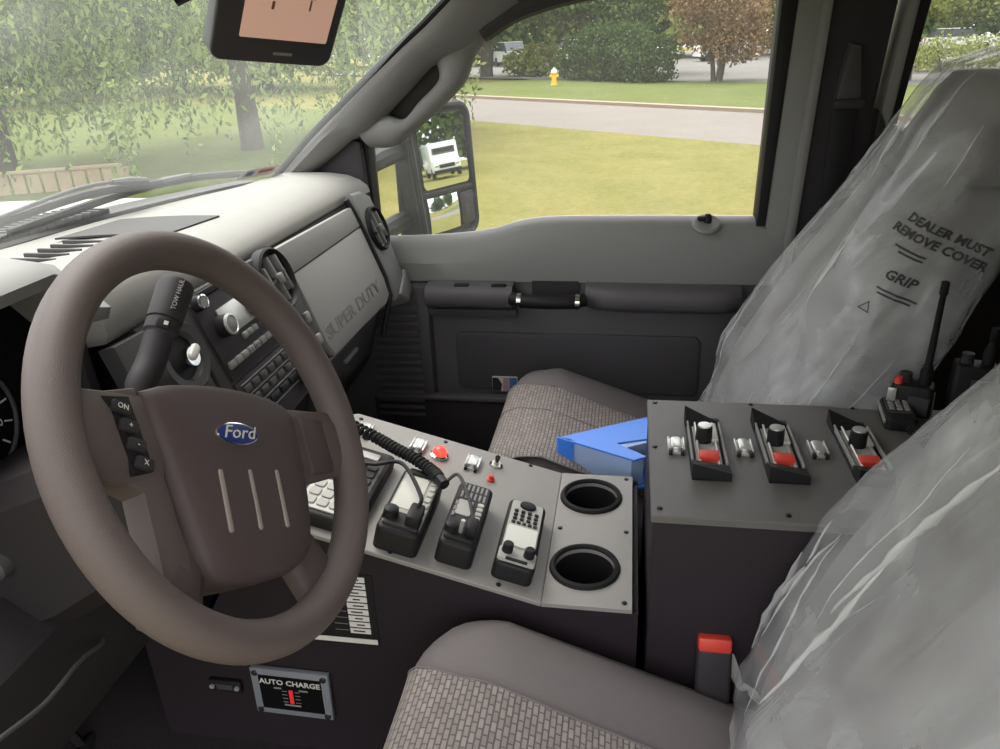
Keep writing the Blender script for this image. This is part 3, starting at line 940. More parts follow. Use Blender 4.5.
sb = thing('seat_belt', (.79, -.44, .9), 'dark seat belt guide and webbing on the centre pillar', 'seat belt')
B().prism([(-.408, 1.035), (-.462, 1.035), (-.458, 1.075), (-.446, 1.155), (-.424, 1.16), (-.412, 1.08)], *XIN(.772, .80), .008, M=MD).done('guide', CHAR, sb)
B().prism(rrect(.062, .020, .008, cx=-.435, cy=1.045), *XIN(.764, .778), .003, M=MD).done('slot_bezel', DARK, sb)
B().box((.778, -.430, .80), (.003, .046, .50), .001).done('webbing', BLACK, sb)
# ---- driver side behind the open door
B().prism([(-.42, .05), (-.40, .80), (-.44, 1.30), (-1.2, 1.30), (-1.2, .05)], -.90, -.84, M=MD).done('wall_left', DARK, kind='structure', smooth=0, label='dark driver side wall behind the door opening')
B().box((-.86, .0, .02), (.08, 1.9, .10), .02).done('trim_11', CHAR, kind='structure', label='driver door step trim')
B().tube([(-.83, .86, .60), (-.82, .83, .91), (-.775, .40, 1.25), (-.76, .30, 1.30)], .045, 10).done('trim_12', GREY, kind='structure', label='driver side front pillar')
# ================================================================== DASHBOARD
dash = thing('dashboard', (0, .7, .45), 'grey truck dashboard with round vents, radio stack and glovebox panel', 'dashboard')
def hump(x):
    return .034 * sstep(.14, -.10, x)
def pad_sec(x):
    h = hump(x)
    yb = Yb(x) - .006
    rc = .13 * sstep(-.195, -.225, x)
    ex = .02 * sstep(.64, .74, x)
    return [V((x, yb, .885)), V((x, yb, .905)), V((x, yb - .03, .916 + .2 * h)), V((x, .80 - ex, .926 + .2 * h)), V((x, .70 - ex + rc * .6, .924 + .75 * h)), V((x, .655 - ex + rc * .85, .918 + h)),
            V((x, .628 - ex + rc, .907 + h)), V((x, .612 - ex + rc, .895 + h * .9)), V((x, .606 - ex + rc, .880 + h * .15)), V((x, .612 + rc, .872)), V((x, .66 + rc, .862)), V((x, .80, .84))]
xs = [.748 - (.748 + .78) * i / 44 for i in range(45)]
B().loft([pad_sec(x) for x in xs], True, True).done('top_pad', PAD, dash, 60)
# carcass under the pad
def car_sec(x):
    return [V((x, .625, .885)), V((x, .605, .87)), V((x, .572, .78)), V((x, .542, .675)), V((x, .552, .655)), V((x, .60, .50)), V((x, .66, .42)), V((x, .93, .42)), V((x, .95, .87))]
B().loft([car_sec(x) for x in (.66, .4, .2, 0, -.14)], True, True).done('carcass', DARK, dash, 30)
FF = frame((0, .60, .88), (1, 0, 0), (0, .296, .955), (0, -.955, .296))
# glovebox front: two leaves with a seam, raised lettering
B().prism([(.232, -.005), (.618, -.012), (.624, -.0575), (.262, -.0575)], -.004, .010, .003, M=FF).done('upper_panel', PANEL, dash)
gp = B().prism([(.262, -.059), (.624, -.059), (.640, -.185), (.632, -.222), (.600, -.232), (.285, -.226), (.272, -.200)], -.004, .010, .004, M=FF).done('glovebox_panel', PANEL, dash)
text('raised_lettering', 'SUPER DUTY', .036, FF @ T(.437, -.186, .0095), PANELD, gp, .0018, 1.50, 0, .0006)
B().tube([FF @ V(p) for p in [(.614, .006, .006), (.628, -.05, .009), (.646, -.185, .009), (.638, -.226, .007), (.60, -.30, -.03)]], .0065, 8).done('black_seam', BLACK, dash)
B().prism([(.24, -.012), (.60, -.012), (.60, -.11), (.24, -.10)], .0, .012, .004, M=frame((0, .556, .650), (1, 0, 0), (0, -.27, .96), (0, -.96, -.27))).done('lower_glovebox_door', CHAR, dash)
B().tube([(.262, .538, .655), (.61, .538, .655)], .0028, 6).done('trim_line', GREY, dash)
B().box((.43, .556, .604), (.075, .012, .008), .002).done('glovebox_latch', GREY, dash)
# passenger end cap
ec = [(.640, .012), (.700, .008), (.740, -.010), (.752, -.10), (.755, -.205), (.738, -.245), (.655, -.245), (.652, -.19), (.634, -.05)]
B().prism(ec, -.10, .014, .010, 3, M=FF).done('end_cap', GREY, dash)
B().prism([(.672, -.236), (.765, -.200), (.766, -.252), (.715, -.270)], -.06, .020, .010, 3, M=FF).done('end_cap_foot', GREY, dash)

def round_vent(M, r, name='air_vent'):
    v = B().lathe([(r * .86, -.02), (r * .88, .004), (r * .97, .010), (r * 1.04, .007), (r * 1.05, -.01)], 32, M).done(name, BLACK, dash, 40)
    B().lathe([(r * .9, -.018), (r * .9, -.014)], 28, M).done('vent_throat', VOID, v)
    for k in (-1, 0, 1):
        ln = 2 * math.sqrt(max(1e-6, .72 * r * r - (k * r * .5) ** 2))
        B().box((k * r * .5, 0, -.002), (.006, ln * .93, .022), .002, M=M @ RZ(12)).done('vane', GREY, v)
    B().box((0, 0, .003), (r * 1.25, .007, .012), .002, M=M @ RZ(12)).done('cross_vane', DARK, v)
    B().box((0, 0, .011), (.012, .018, .010), .003, M=M @ RZ(12)).done('thumb_tab', GREY, v)
    return v
round_vent(FF @ T(.192, -.048, .012), .052)
round_vent(FF @ T(.696, -.082, .014), .049)
# centre stack
B().prism([(-.065, .002), (.236, -.002), (.262, -.06), (.258, -.235), (-.045, -.245), (-.060, -.13)], -.01, .008, .005, M=FF).done('stack_panel', CHAR, dash)
rd = B().prism([(-.045, -.012), (.136, -.012), (.134, -.135), (-.034, -.135)], .006, .013, .003, M=FF).done('radio', DARK, dash)
B().prism([(-.03, -.002), (.13, -.002), (.13, -.009), (-.03, -.009)], .008, .015, .001, M=FF).done('disc_slot', BLACK, rd)
B().prism([(-.001, -.036), (.102, -.034), (.102, -.078), (.003, -.078)], .012, .0155, .001, M=FF).done('display', SILVER, rd)
B().prism(ellipse(.014, .020, 18, .088, -.056), .014, .022, .003, M=FF).done('tuning_pad', BLACK, rd)
def knob(M, r, h, parent, ring=CHROME, face=RADIOG, nm='knob'):
    k = B().lathe([(r * 1.06, 0), (r, h * .8), (r * .94, h)], 22, M).done(nm, BLACK, parent)
    B().lathe([(r * .72, h - .001), (r * .80, h + .0015), (r * .98, h + .001), (r * 1.0, h - .002)], 22, M).done('knob_ring', ring, k)
    B().lathe([(0, h), (r * .74, h + .0004), (r * .70, h + .0008), (0, h + .0008)], 22, M).done('knob_face', face, k)
    return k
knob(FF @ T(-.003, -.060, .013), .016, .018, rd, SILVER, GREY)
knob(FF @ T(-.034, -.014, .013), .011, .014, rd, CHROME, GREY)
knob(FF @ T(.122, -.050, .013), .015, .020, rd, BLACK, DARK)
for i in range(4):
    B().box((.040 + .016 * i, -.090, .0145), (.013, .010, .006), .002, M=FF).done('button', GREY if i < 3 else CHAR, rd)
for i in range(8):
    B().box((-.022 + .0195 * i, -.113, .0145), (.0165, .011, .007), .002, M=FF).done('preset_button', GREY, rd)
text('legend', '1  2  3  4  5  6', .007, FF @ T(.047, -.113, .0182), BLACK, rd, .0002)
cm = B().prism([(-.036, -.140), (.150, -.140), (.155, -.232), (-.02, -.238)], .006, .012, .003, M=FF).done('climate_panel', DARK, dash)
for i, (u, w_) in enumerate([(-.147, .165), (-.166, .160), (-.186, .155), (-.206, .150)]):
    B().box((.058, u, .0125), (w_, .0016, .002), M=FF).done('trim_line', GREY, cm)
for i in range(6):
    B().box((-.012 + .026 * i, -.157, .013), (.020, .012, .005), .002, M=FF).done('climate_button', CHAR, cm)
for i in range(5):
    B().box((.0 + .028 * i, -.176, .013), (.020, .011, .005), .002, M=FF).done('climate_button', CHAR, cm)
for i in range(4):
    B().box((.01 + .034 * i, -.196, .013), (.028, .012, .005), .002, M=FF).done('climate_button', BLACK, cm)
knob(FF @ T(.142, -.205, .012), .017, .018, cm, BLACK, DARK)
for u, v_ in ((.243, -.135), (.250, -.180)):
    B().box((u, v_, .010), (.016, .020, .008), .003, M=FF).done('switch', GREY, dash)
# ignition bezel and key left of the stack
ig = B().lathe([(.030, .002), (.034, .012), (.046, .014), (.054, .004), (.056, -.02)], 30, FF @ T(-.112, -.062, .008)).done('ignition_bezel', CHAR, dash)
B().lathe([(0, .0), (.031, .0), (.031, .004)], 24, FF @ T(-.112, -.062, .008)).done('ignition_face', BLACK, ig)
B().lathe([(0, .004), (.014, .004), (.013, .020), (0, .020)], 18, FF @ T(-.108, -.066, .008)).done('ignition_lock', CHROME, ig)
B().prism(rrect(.026, .013, .006), .018, .024, .003, M=FF @ T(-.104, -.062, .008) @ RZ(25)).done('key_head', WHITE, ig)
B().prism([(-.20, -.008), (-.065, -.012), (-.060, -.13), (-.045, -.25), (-.20, -.25)], -.02, .004, .004, M=FF).done('ignition_panel', CHAR, dash)
# instrument binnacle
def hood_sec(x):
    e = sstep(-.275, -.214, x)                       # rounds down at its right end
    f = sstep(-.56, -.62, x)
    top = 1.0 - .060 * e - .05 * f
    return [V((x, .585, top - .028)), V((x, .578, top - .014)), V((x, .590, top - .002)), V((x, .64, top + .004 * (1 - e))), V((x, .72, top - .012)), V((x, .80, .955 - .02 * e)), V((x, .86, .935)),
            V((x, .86, .90)), V((x, .72, top - .045)), V((x, .62, top - .036))]
hxs = [-.208 - .43 * i / 24 for i in range(25)]
B().loft([hood_sec(x) for x in hxs], True, True).done('instrument_hood', GREY, dash, 50)
B().prism([(-.64, .965), (-.20, .955), (-.185, .74), (-.64, .74)], -.70, -.665, M=frame((0, 0, 0), (1, 0, 0), (0, 0, 1), (0, -1, 0))).done('instrument_cluster', VOID, dash)
MC = frame((-.355, .664, .845), (1, 0, 0), (0, .1, .995), (0, -.995, .1))
DIALW = mat('dial_white', (200, 198, 196), .5)
for MC in (MC, frame((-.505, .664, .845), (1, 0, 0), (0, .1, .995), (0, -.995, .1))):
  gb = B().tube([MC @ V((.062 * math.cos(a), .062 * math.sin(a), .002)) for a in [2 * math.pi * k / 32 for k in range(32)]], .0025, 6, closed=True).done('dial_ring', CHAR, dash)
  for k in range(13):
    a = math.radians(230 - 25 * k)
    B().box((.052 * math.cos(a), .052 * math.sin(a), .001), (.010, .0018, .001), M=MC @ Matrix.Identity(4), rot=Matrix.Rotation(a, 3, 'Z')).done('dial_tick', DIALW, gb)
  for k, s in enumerate(['20', '40', '60', '80', '100', '120']):
    a = math.radians(200 - 45 * k)
    text('dial_number', s, .012, MC @ T(.036 * math.cos(a), .036 * math.sin(a), .001), DIALW, gb, .0002)
  B().box((.012, .012, .004), (.045, .003, .002), M=MC, rot=Matrix.Rotation(.8, 3, 'Z')).done('needle', RED, gb)
B().prism([(-.212, .925), (-.200, .92), (-.185, .74), (-.212, .74)], -.70, -.63, .005, M=frame((0, 0, 0), (1, 0, 0), (0, 0, 1), (0, -1, 0))).done('cluster_side', DARK, dash)
# lower dash under the column, knee panel
def knee(x):
    return [V((x, .60, .745)), V((x, .555, .735)), V((x, .515, .70)), V((x, .505, .64)), V((x, .525, .575)), V((x, .60, .535)), V((x, .74, .54)), V((x, .74, .745))]
B().loft([knee(x) for x in (-.70, -.55, -.42, -.30, -.20, -.14)], True, True).done('knee_panel', BROWNK, dash, 30)
# tray on the pad and defroster louvres
B().grid(lambda u, v: V((.105 + .14 * u + .03 * v, .890 - .17 * v - .02 * u, .9270 + .0025 * math.sin(v * 3.1) + hump(.105 + .14 * u) * .35)), 8, 8).solid(.003).done('pad_tray', CHAR, dash)
for k in range(6):
    x = -.085 + .034 * k
    z = .9255 + .33 * hump(x)
    B().box((x, .795 + .006 * k, z), (.0055, .070, .006), .001).done('defroster_louvre', CHAR, dash)
B().tube([WS(x, .906, -.012) for x in [-.5 + 1.22 * i / 20 for i in range(21)]], .010, 6).done('windscreen_rail', CHAR, dash)

# ================================================================== STEERING COLUMN AND WHEEL
tl = math.radians(23.6)
WC = V((-.381, .351, .864))
wn = V((0, -math.cos(tl), math.sin(tl)))
a0, b0 = V((1, 0, 0)), V((0, math.sin(tl), math.cos(tl)))
CF = frame(WC, a0, b0, wn)                                   # column frame, upright
ph = math.radians(-33)
WF = CF @ Matrix.Rotation(ph, 4, 'Z')                          # wheel frame, wheel turned to the right
col = thing('steering_column', CF @ V((0, 0, -.25)), 'brown black steering column shroud with shift lever', 'steering column')
def shr(h, wx, wy0, wy1):
    return [CF @ V((x, y, h)) for x, y in [(-wx, wy0 + .02), (-wx, wy1 - .02), (-wx + .02, wy1), (wx - .02, wy1), (wx, wy1 - .02), (wx, wy0 + .02), (wx - .02, wy0), (-wx + .02, wy0)]]
B().loft([shr(-.300, .095, -.095, .06), shr(-.20, .092, -.090, .06), shr(-.10, .080, -.075, .055), shr(-.068, .070, -.065, .050)], True, True).done('shroud', BROWNK, col, 30)
B().lathe([(.045, -.075), (.045, -.02), (.02, -.02)], 20, CF).done('hub_boss', BLACK, col)
B().lathe([(0, 0), (.012, 0), (.011, .012), (.007, .016), (0, .016)], 16, CF @ T(-.090, -.005, -.215) @ RY(-90)).done('tilt_knob', CHAR, col)
# shift lever with grip, collar and button
lv = spline([CF @ V((.02, .045, -.10)), V((-.362, .452, .896)), V((-.335, .451, .916)), V((-.312, .450, .938))], 5)
L = B().tube(lv, [.012] * 6 + [.014] * (len(lv) - 6), 12).done('shift_lever', DARK, col)
g0, g1_ = V((-.314, .450, .936)), V((-.268, .450, .9745))
gd = (g1_ - g0).normalized()
def along(t): return g0 + (g1_ - g0) * t
B().tube([along(t) for t in (-.04, 0, .03, .22, .24, .26, .92, .985, 1.02)], [.013, .0145, .0165, .0168, .0150, .0172, .0180, .0165, .010], 16).done('lever_grip', DARK, L, 40)
side = (CAM - along(.1)).normalized()
side = (side - gd * side.dot(gd)).normalized()
LF = frame(along(.10) + side * .016, gd.cross(side), gd, side)
B().box((0, 0, 0), (.014, .012, .004), .002, M=LF).done('overdrive_button', BLACK, L)
B().box((.002, .0, .0022), (.004, .004, .001), M=LF).done('button_mark', WHITE, L)
LF2 = frame(along(.66) + side * .0172, gd, -gd.cross(side), side)
text('lever_print', 'TOW HAUL', .0065, LF2 @ T(0, -.004, .0006), RADIOG, L, .0003)

wh = thing('steering_wheel', (0, 0, 0), 'brown black four spoke steering wheel turned to the right', 'steering wheel', M=WF)
RR = .183
rim = B()
rim.tube([V((RR * math.cos(a), RR * math.sin(a), 0)) for a in [2 * math.pi * k / 96 for k in range(96)]], .0180, 18, closed=True, flat=1.08, upv=(0, 0, 1))
RIM = rim.done('rim', WHEEL, wh, 180, local=True)
# spokes: loft from rim to hub
def spoke(name, pa_, pb_, wa, wb, za, zb, m=WHEEL, th=.022):
    pa_, pb_ = V(pa_), V(pb_)
    dd = (pb_ - pa_).normalized()
    pr = V((-dd.y, dd.x))
    secs = []
    for i in range(7):
        t = i / 6
        c = pa_.lerp(pb_, t)
        w2 = (wa + (wb - wa) * sstep(0, 1, t)) / 2
        z = za + (zb - za) * t
        secs.append([V((c.x + pr.x * s * w2, c.y + pr.y * s * w2, z + zz)) for s, zz in [(-1, -th * .3), (-.9, 0.0), (-.5, .004), (.5, .004), (.9, 0), (1, -th * .3), (.8, -th), (-.8, -th)]])
    return B().loft(secs, True, True).done(name, m, wh, 50, local=True)
spoke('spoke', (-.176, -.006), (-.085, -.004), .075, .080, .002, -.008)
spoke('spoke', (.176, .002), (.085, -.004), .075, .085, .002, -.008)
spoke('spoke', (-.100, -.158), (-.060, -.085), .050, .040, -.004, -.014, HUB)
spoke('spoke', (.104, -.158), (.070, -.085), .058, .050, -.004, -.014, HUB)
# airbag cover
hub_o = spline([(-.096, .036, 0), (-.060, .046, 0), (0, .050, 0), (.060, .046, 0), (.094, .034, 0), (.100, .010, 0), (.098, -.045, 0), (.088, -.095, 0), (.074, -.118, 0), (.045, -.130, 0), (0, -.134, 0), (-.042, -.131, 0), (-.062, -.118, 0), (-.072, -.085, 0), (-.084, -.030, 0), (-.094, .010, 0), (-.096, .036, 0)], 3)[:-1]
def hub_ring(k, z):
    return [V((p.x * k + .002 * (1 - k), (p.y + .04) * k - .04, z)) for p in hub_o]
B().loft([hub_ring(.98, -.050), hub_ring(1.0, -.022), hub_ring(1.0, -.008), hub_ring(.975, -.001), hub_ring(.90, .0035), hub_ring(.7, .0065), hub_ring(.35, .008), hub_ring(.02, .008)], True, True).done('airbag_cover', HUB, wh, 40, local=True)
# left inner panel beside the cover with light flank, switch pods
B().prism([(-.150, .030), (-.098, .040), (-.080, -.05), (-.068, -.125), (-.082, -.150), (-.100, -.148), (-.108, -.050), (-.120, -.044), (-.152, -.036)], -.030, -.006, .005, M=None).done('left_flank', WHEEL, wh, 40, local=True)
sw = B().prism([(-.140, .026), (-.114, .028), (-.100, -.034), (-.122, -.038)], -.012, .002, .004).done('switch_pod', BLACK, wh, 40, local=True)
for i in range(4):
    u = -.126 + .0045 * i
    v_ = .016 - .0150 * i
    B().prism(rrect(.017, .010, .003), .001, .0055, .0015, M=T(u, v_, 0) @ RZ(-14)).done('cruise_button', DARK, sw, local=True)
for i, s in enumerate(['ON', '+', '-', 'X']):
    o_ = text('button_mark', s, .0065, WF @ T(-.126 + .0045 * i, .016 - .0150 * i, .0057) @ RZ(-14), WHITE, sw, .0002)
B().prism([(.106, .028), (.146, .026), (.150, -.026), (.146, -.034), (.108, -.036)], -.006, .003, .004).done('switch_blank', HUB, wh, 40, local=True)
# grooves on the cover
SLOT = mat('groove_light', (150, 138, 132), .4)
for u in (-.032, .006, .044):
    B().prism(rrect(.0050, .056, .0024, 3), .004, .0088, .001, M=T(u - .004, -.062, 0) @ RZ(0)).done('accent_groove', SLOT, wh, local=True)
em = B().prism(ellipse(.0275, .0112, 32), .006, .0100, .001, M=T(-.006, -.001, 0)).done('emblem', CHROME, wh, local=True)
B().prism(ellipse(.0255, .0096, 32), .0095, .0106, .0004, M=T(-.006, -.001, 0)).done('emblem_field', mat('emblem_blue', (38, 52, 120), .25), em, local=True)
text('emblem_script', 'Ford', .0175, WF @ T(-.006, -.0002, .0108), WHITE, em, .0003, 1.25, .35, .0)
# ================================================================== SEATS
def plan(w2, y0, y1, rf, rb, n=8):
    """seat cushion outline, front corners radius rf (counter-clockwise)"""
    pts = []
    for cx, cy, r, a0_ in ((w2 - rf, y1 - rf, rf, 0), (-w2 + rf, y1 - rf, rf, 90), (-w2 + rb, y0 + rb, rb, 180), (w2 - rb, y0 + rb, rb, 270)):
        for k in range(n + 1):
            a = math.radians(a0_ + 90 * k / n)
            pts.append((cx + r * math.cos(a), cy + r * math.sin(a)))
    return pts
def seat_drop(x, y):
    return .010 - .36 * max(0, .15 - y) - .35 * max(0, y - .20) ** 1.5 + .010 * sstep(.10, .20, abs(x)) * (1 - sstep(.20, .245, abs(x)))
def make_seat(cx, dy, label):
    s = thing('truck_seat', (cx, dy, .05), label, 'seat')
    O = plan(.245, -.26, .262, .105, .06)
    def ring(inset, z):
        out = []
        for px, py in O:
            kx = (.245 - inset) / .245
            ky = (.261 - inset) / .261
            x, y = px * kx, (py - .001) * ky + .001
            out.append(V((cx + x, dy + y, z + (seat_drop(x, y) if z > .30 else 0))))
        return out
    B().loft([ring(.02, .26), ring(.004, .30), ring(0, .36), ring(0, .43), ring(.006, .458), ring(.020, .478), ring(.045, .489), ring(.08, .492), ring(.14, .490), ring(.20, .489), ring(.238, .489)], True, True).done('cushion', SEATF, s, 180)
    # woven insert laid over the middle and rolled over the front edge
    def ins(u, v):
        xr = .150 * (.60 + .52 * sstep(-.1, .95, v))
        x = -.212 + (xr + .212) * u
        prof = [(-.20, .493), (.05, .4945), (.182, .4950), (.217, .4925), (.2450, .4810), (.2595, .4600), (.2660, .431), (.2665, .401), (.2665, .36), (.2665, .31)]
        t = v * (len(prof) - 1)
        i = min(int(t), len(prof) - 2)
        f = t - i
        y = prof[i][0] * (1 - f) + prof[i + 1][0] * f
        z = prof[i][1] * (1 - f) + prof[i + 1][1] * f
        ax = min(.10, max(0, abs(x) - .14))
        yc = y - (.105 - math.sqrt(.105 ** 2 - ax * ax)) * sstep(.1, .25, y)
        return V((cx + x, dy + yc, z + .002 + seat_drop(x, y)))
    B().grid(ins, 20, 48).done('seat_insert', WEAVE, s, 180)
    for u in (0, 1.0, .64):
        B().tube([ins(u, k / 30) for k in range(31)], .0016, 6).done('seam', SEATF, s)
    B().box((cx, dy + .0, .19), (.40, .40, .20), .02).done('seat_base', BLACK, s)
    return s
FRONTD = [(.36, -.140), (.44, -.142), (.53, -.158), (.67, -.210), (.77, -.262), (.86, -.312), (1.0, -.395), (1.09, -.45), (1.125, -.49), (1.145, -.54)]
FRONT = [(.36, -.132), (.44, -.154), (.60, -.204), (.80, -.312), (1.0, -.432), (1.09, -.480), (1.13, -.510), (1.152, -.57)]
HALFW = [(.36, .255), (.60, .258), (.74, .248), (.84, .222), (.94, .180), (1.02, .160), (1.09, .148), (1.13, .125), (1.152, .07)]
DEPTH = [(.36, .115), (.60, .115), (.90, .105), (1.05, .10), (1.12, .09), (1.152, .05)]
def back_ring(cx, dy, z, grow, n=80, seed=None, amp=0.0):
    FR = FRONTD if cx < 0 else FRONT
    w2, dp = interp(z, HALFW) + grow, interp(z, DEPTH) + grow
    yc = interp(z, FR) - interp(z, DEPTH) + dy
    out = []
    for k in range(n):
        a = 2 * math.pi * k / n
        c, s_ = math.cos(a), math.sin(a)
        e = .62
        x = w2 * math.copysign(abs(c) ** e, c)
        y = dp * math.copysign(abs(s_) ** e, s_)
        p = V((cx + x, yc + y, z))
        if amp:
            nrm_ = V((c / max(w2, .02), s_ / max(dp, .02), 0)).normalized()
            q = V((p.x * 8 + p.z * 1.5, (p.y + .56 * p.z) * 8 + seed, p.z * 2.2))
            wv = noise.noise(q) * .9 + .55 * noise.noise(q * 2.3) + .30 * abs(noise.noise(q * 4.7)) + .20 * abs(noise.noise(q * 9.1))
            p = p + nrm_ * (amp * wv)
        out.append(p)
    return out
def back_and_cover(seat, cx, dy, seed, blabel):
    zs = [.36 + .6 * i / 14 for i in range(15)]
    B().loft([back_ring(cx, dy, z, -.020) for z in zs], True, True).done('backrest', SEATD, seat, 180)
    zs2 = [.97 + .145 * i / 6 for i in range(7)]
    B().loft([back_ring(cx, dy, z, -.016) for z in zs2], True, True).done('headrest', SEATD, seat, 180)
    cv = thing('plastic_seat_cover', (cx, dy - .3, .45), blabel, 'cover')
    zz = [.40 + (1.152 - .40) * (i / 70) for i in range(71)]
    rings = []
    for i, z in enumerate(zz):
        r = back_ring(cx, dy, z, .006, 132, seed, .020)
        if i == 0:
            r = [p + V((0, 0, .045 * noise.noise(V((k * .35, seed, 0))) + .02 * noise.noise(V((k * 1.1, seed, 2))))) for k, p in enumerate(r)]
        rings.append(r)
    b = B().loft(rings, True, False)
    top = rings[-1]
    ct = sum(top, V((0, 0, 0))) / len(top) + V((0, 0, .004))
    b.loft([top, [p.lerp(ct, .96) + V((0, 0, .003)) for p in top]], True, False)
    o = b.done('film', FILM, cv, 180)
    # pulled creases: flattened ridges that run over the film
    rnd = random.Random(int(seed * 10))
    n = len(rings[0])
    for k in range(34):
        a = rnd.uniform(.09, .50) * n                  # front and console/door facing side
        i0 = rnd.randint(2, 55)
        ln_ = rnd.randint(6, 22)
        dr_ = rnd.uniform(-.30, .30)
        pts = []
        for i in range(i0, min(i0 + ln_, 69)):
            kk = a + dr_ * (i - i0) + .45 * noise.noise(V((i * .23, k * 3.1, seed)))
            f = kk - math.floor(kk)
            p = rings[i][int(math.floor(kk)) % n].lerp(rings[i][(int(math.floor(kk)) + 1) % n], f)
            c_ = sum(rings[i][::12], V((0, 0, 0))) / len(rings[i][::12])
            pts.append(p + (p - c_).normalized() * .0015)
        m_ = len(pts)
        w_ = rnd.choice([.0012, .0018, .0026, .0060])
        if cx > 0 and any((p_ - V((.19, -.42, .87))).length < .115 for p_ in pts):
            continue                                   # the print stays flat and readable
        if m_ > 3:
            B().tube(pts, [w_ * (.15 + math.sin(math.pi * q / (m_ - 1)) * (.7 + .3 * math.sin(q * 1.7))) for q in range(m_)], 6, flat=.45).done('crease', CREASE, cv, 180)
    return cv, o
ds = make_seat(-.405, -.008, 'grey cloth driver seat with woven insert beside the black console')
ps = make_seat(.420, -.010, 'grey cloth passenger seat carrying the blue binder')
dcov, dfilm = back_and_cover(ds, -.405, .0, 3.3, 'crumpled clear plastic cover over the driver seat back')
pcov, pfilm = back_and_cover(ps, .420, .0, 9.1, 'printed clear plastic cover over the passenger seat back')
# torn hem strip of the driver's cover
B().tube(spline([(-.163, -.150, .452), (-.162, -.164, .403), (-.163, -.178, .396), (-.164, -.190, .380), (-.165, -.214, .347), (-.168, -.235, .304)], 5), [.004, .005, .006, .007, .006, .005, .006, .007, .006, .005, .004, .005, .006, .007, .006, .005, .004, .004, .005, .006, .006, .006, .005, .004, .003, .002], 7, flat=.4).done('torn_hem', WHITE, dcov)
# print on the passenger cover, wrapped on to the film
from mathutils.bvhtree import BVHTree
bmf = bmesh.new(); bmf.from_mesh(pfilm.data); bmesh.ops.transform(bmf, matrix=WM[pfilm.name], verts=bmf.verts)
tree_f = BVHTree.FromBMesh(bmf)
INK = mat('grey_ink', (62, 62, 62), .6)
# text plane faces out of the seat corner towards the console
tn = V((-.80, .58, .12)).normalized()
th_ = V((-.02, -.72, .0)); th_ = (th_ - tn * th_.dot(tn)).normalized()
th_ = (Matrix.Rotation(math.radians(-26), 3, tn) @ th_).normalized()
TF = frame(V((.176, -.425, .885)), th_, tn.cross(th_), tn)
def wrap(o):
    W = WM[pcov.name]
    Wi = W.inverted()
    for v in o.data.vertices:
        p = W @ v.co
        q = p + tn * .25
        hit = tree_f.ray_cast(q, -tn, .8)
        if hit[0] is not None:
            h = (p - TF.translation).dot(tn)
            v.co = Wi @ (hit[0] + tn * .003)
for s_, sz, dx, dyy in [('DEALER MUST', .0165, -.012, .028), ('REMOVE COVER', .0165, -.012, .009), ('GRIP', .018, -.020, -.047)]:
    o_ = text('print', s_, sz, TF @ T(dx, dyy, .1), INK, pcov, .0, 1.1, 0, .0006)
    wrap(o_)
for dx, dyy, wd in [(-.035, -.010, .045), (-.030, -.016, .035), (-.012, -.068, .055), (-.012, -.074, .045)]:
    o_ = B().grid(lambda u, v: TF @ V((dx + (u - .5) * wd, dyy + (v - .5) * .0028, .1)), 12, 1).done('print', INK, pcov, 0)
    wrap(o_)
o_ = B().loft([[TF @ V((-.035 + r * math.sin(a), -.100 + r * math.cos(a), .1)) for a in (0, 2.094, 4.189)] for r in (.011, .0075)], True, False).done('print', INK, pcov, 0)
wrap(o_)
bmf.free()
# buckle
bk = thing('seat_belt_buckle', (-.150, -.130, .36), 'black seat belt buckle with red release beside driver seat', 'buckle')
BKF = frame((-.178, -.128, .42), (0, -1, 0), (.25, 0, .968), (-.968, 0, .25))
B().box((0, .008, 0), (.044, .080, .022), .006, 3, M=BKF).done('housing', DARK, bk)
B().box((0, .053, 0), (.042, .020, .023), .004, 2, M=BKF).done('release_button', RED, bk)
B().tube([(-.185, -.128, .39), (-.190, -.135, .32), (-.195, -.14, .22)], .012, 8, flat=.5).done('stalk', BLACK, bk)
# ================================================================== FRONT CONSOLE
X0, X1 = -.163, .153
con = thing('equipment_console', (0, .25, .0), 'low black equipment console with grey sloping radio plate and cup holders', 'console')
sp_ = [(-.030, .0), (-.030, .506), (.095, .506), (.462, .608), (.55, .505), (.61, .40), (.70, .395), (.70, .0)]
B().prism(sp_, *XIN(X0, X0 + .006), M=MD).done('side_panel', BODYBLK, con, 0)
B().prism(sp_, *XIN(X1 - .006, X1), M=MD).done('side_panel', BODYBLK, con, 0)
B().box((0, -.027, .253), (X1 - X0, .006, .506)).done('end_panel', BODYBLK, con, 0)
B().prism([(.462, .602), (.462, .608), (.55, .505), (.61, .40), (.70, .395), (.70, .389), (.606, .394), (.546, .500)], *XIN(X0, X1), M=MD).done('front_panel', BODYBLK, con, 0)
SA = math.radians(15.6)
SF = frame((0, .095, .515), (1, 0, 0), (0, math.cos(SA), math.sin(SA)), (0, -math.sin(SA), math.cos(SA)))
PX0, PX1 = -.168, .158
tp = B()
tp.prism([(PX0, 0), (PX1, 0), (PX1, .362), (PX1 - .012, .374), (PX0 + .01, .374), (PX0, .364)], -.006, 0, .0012, 1, M=SF)
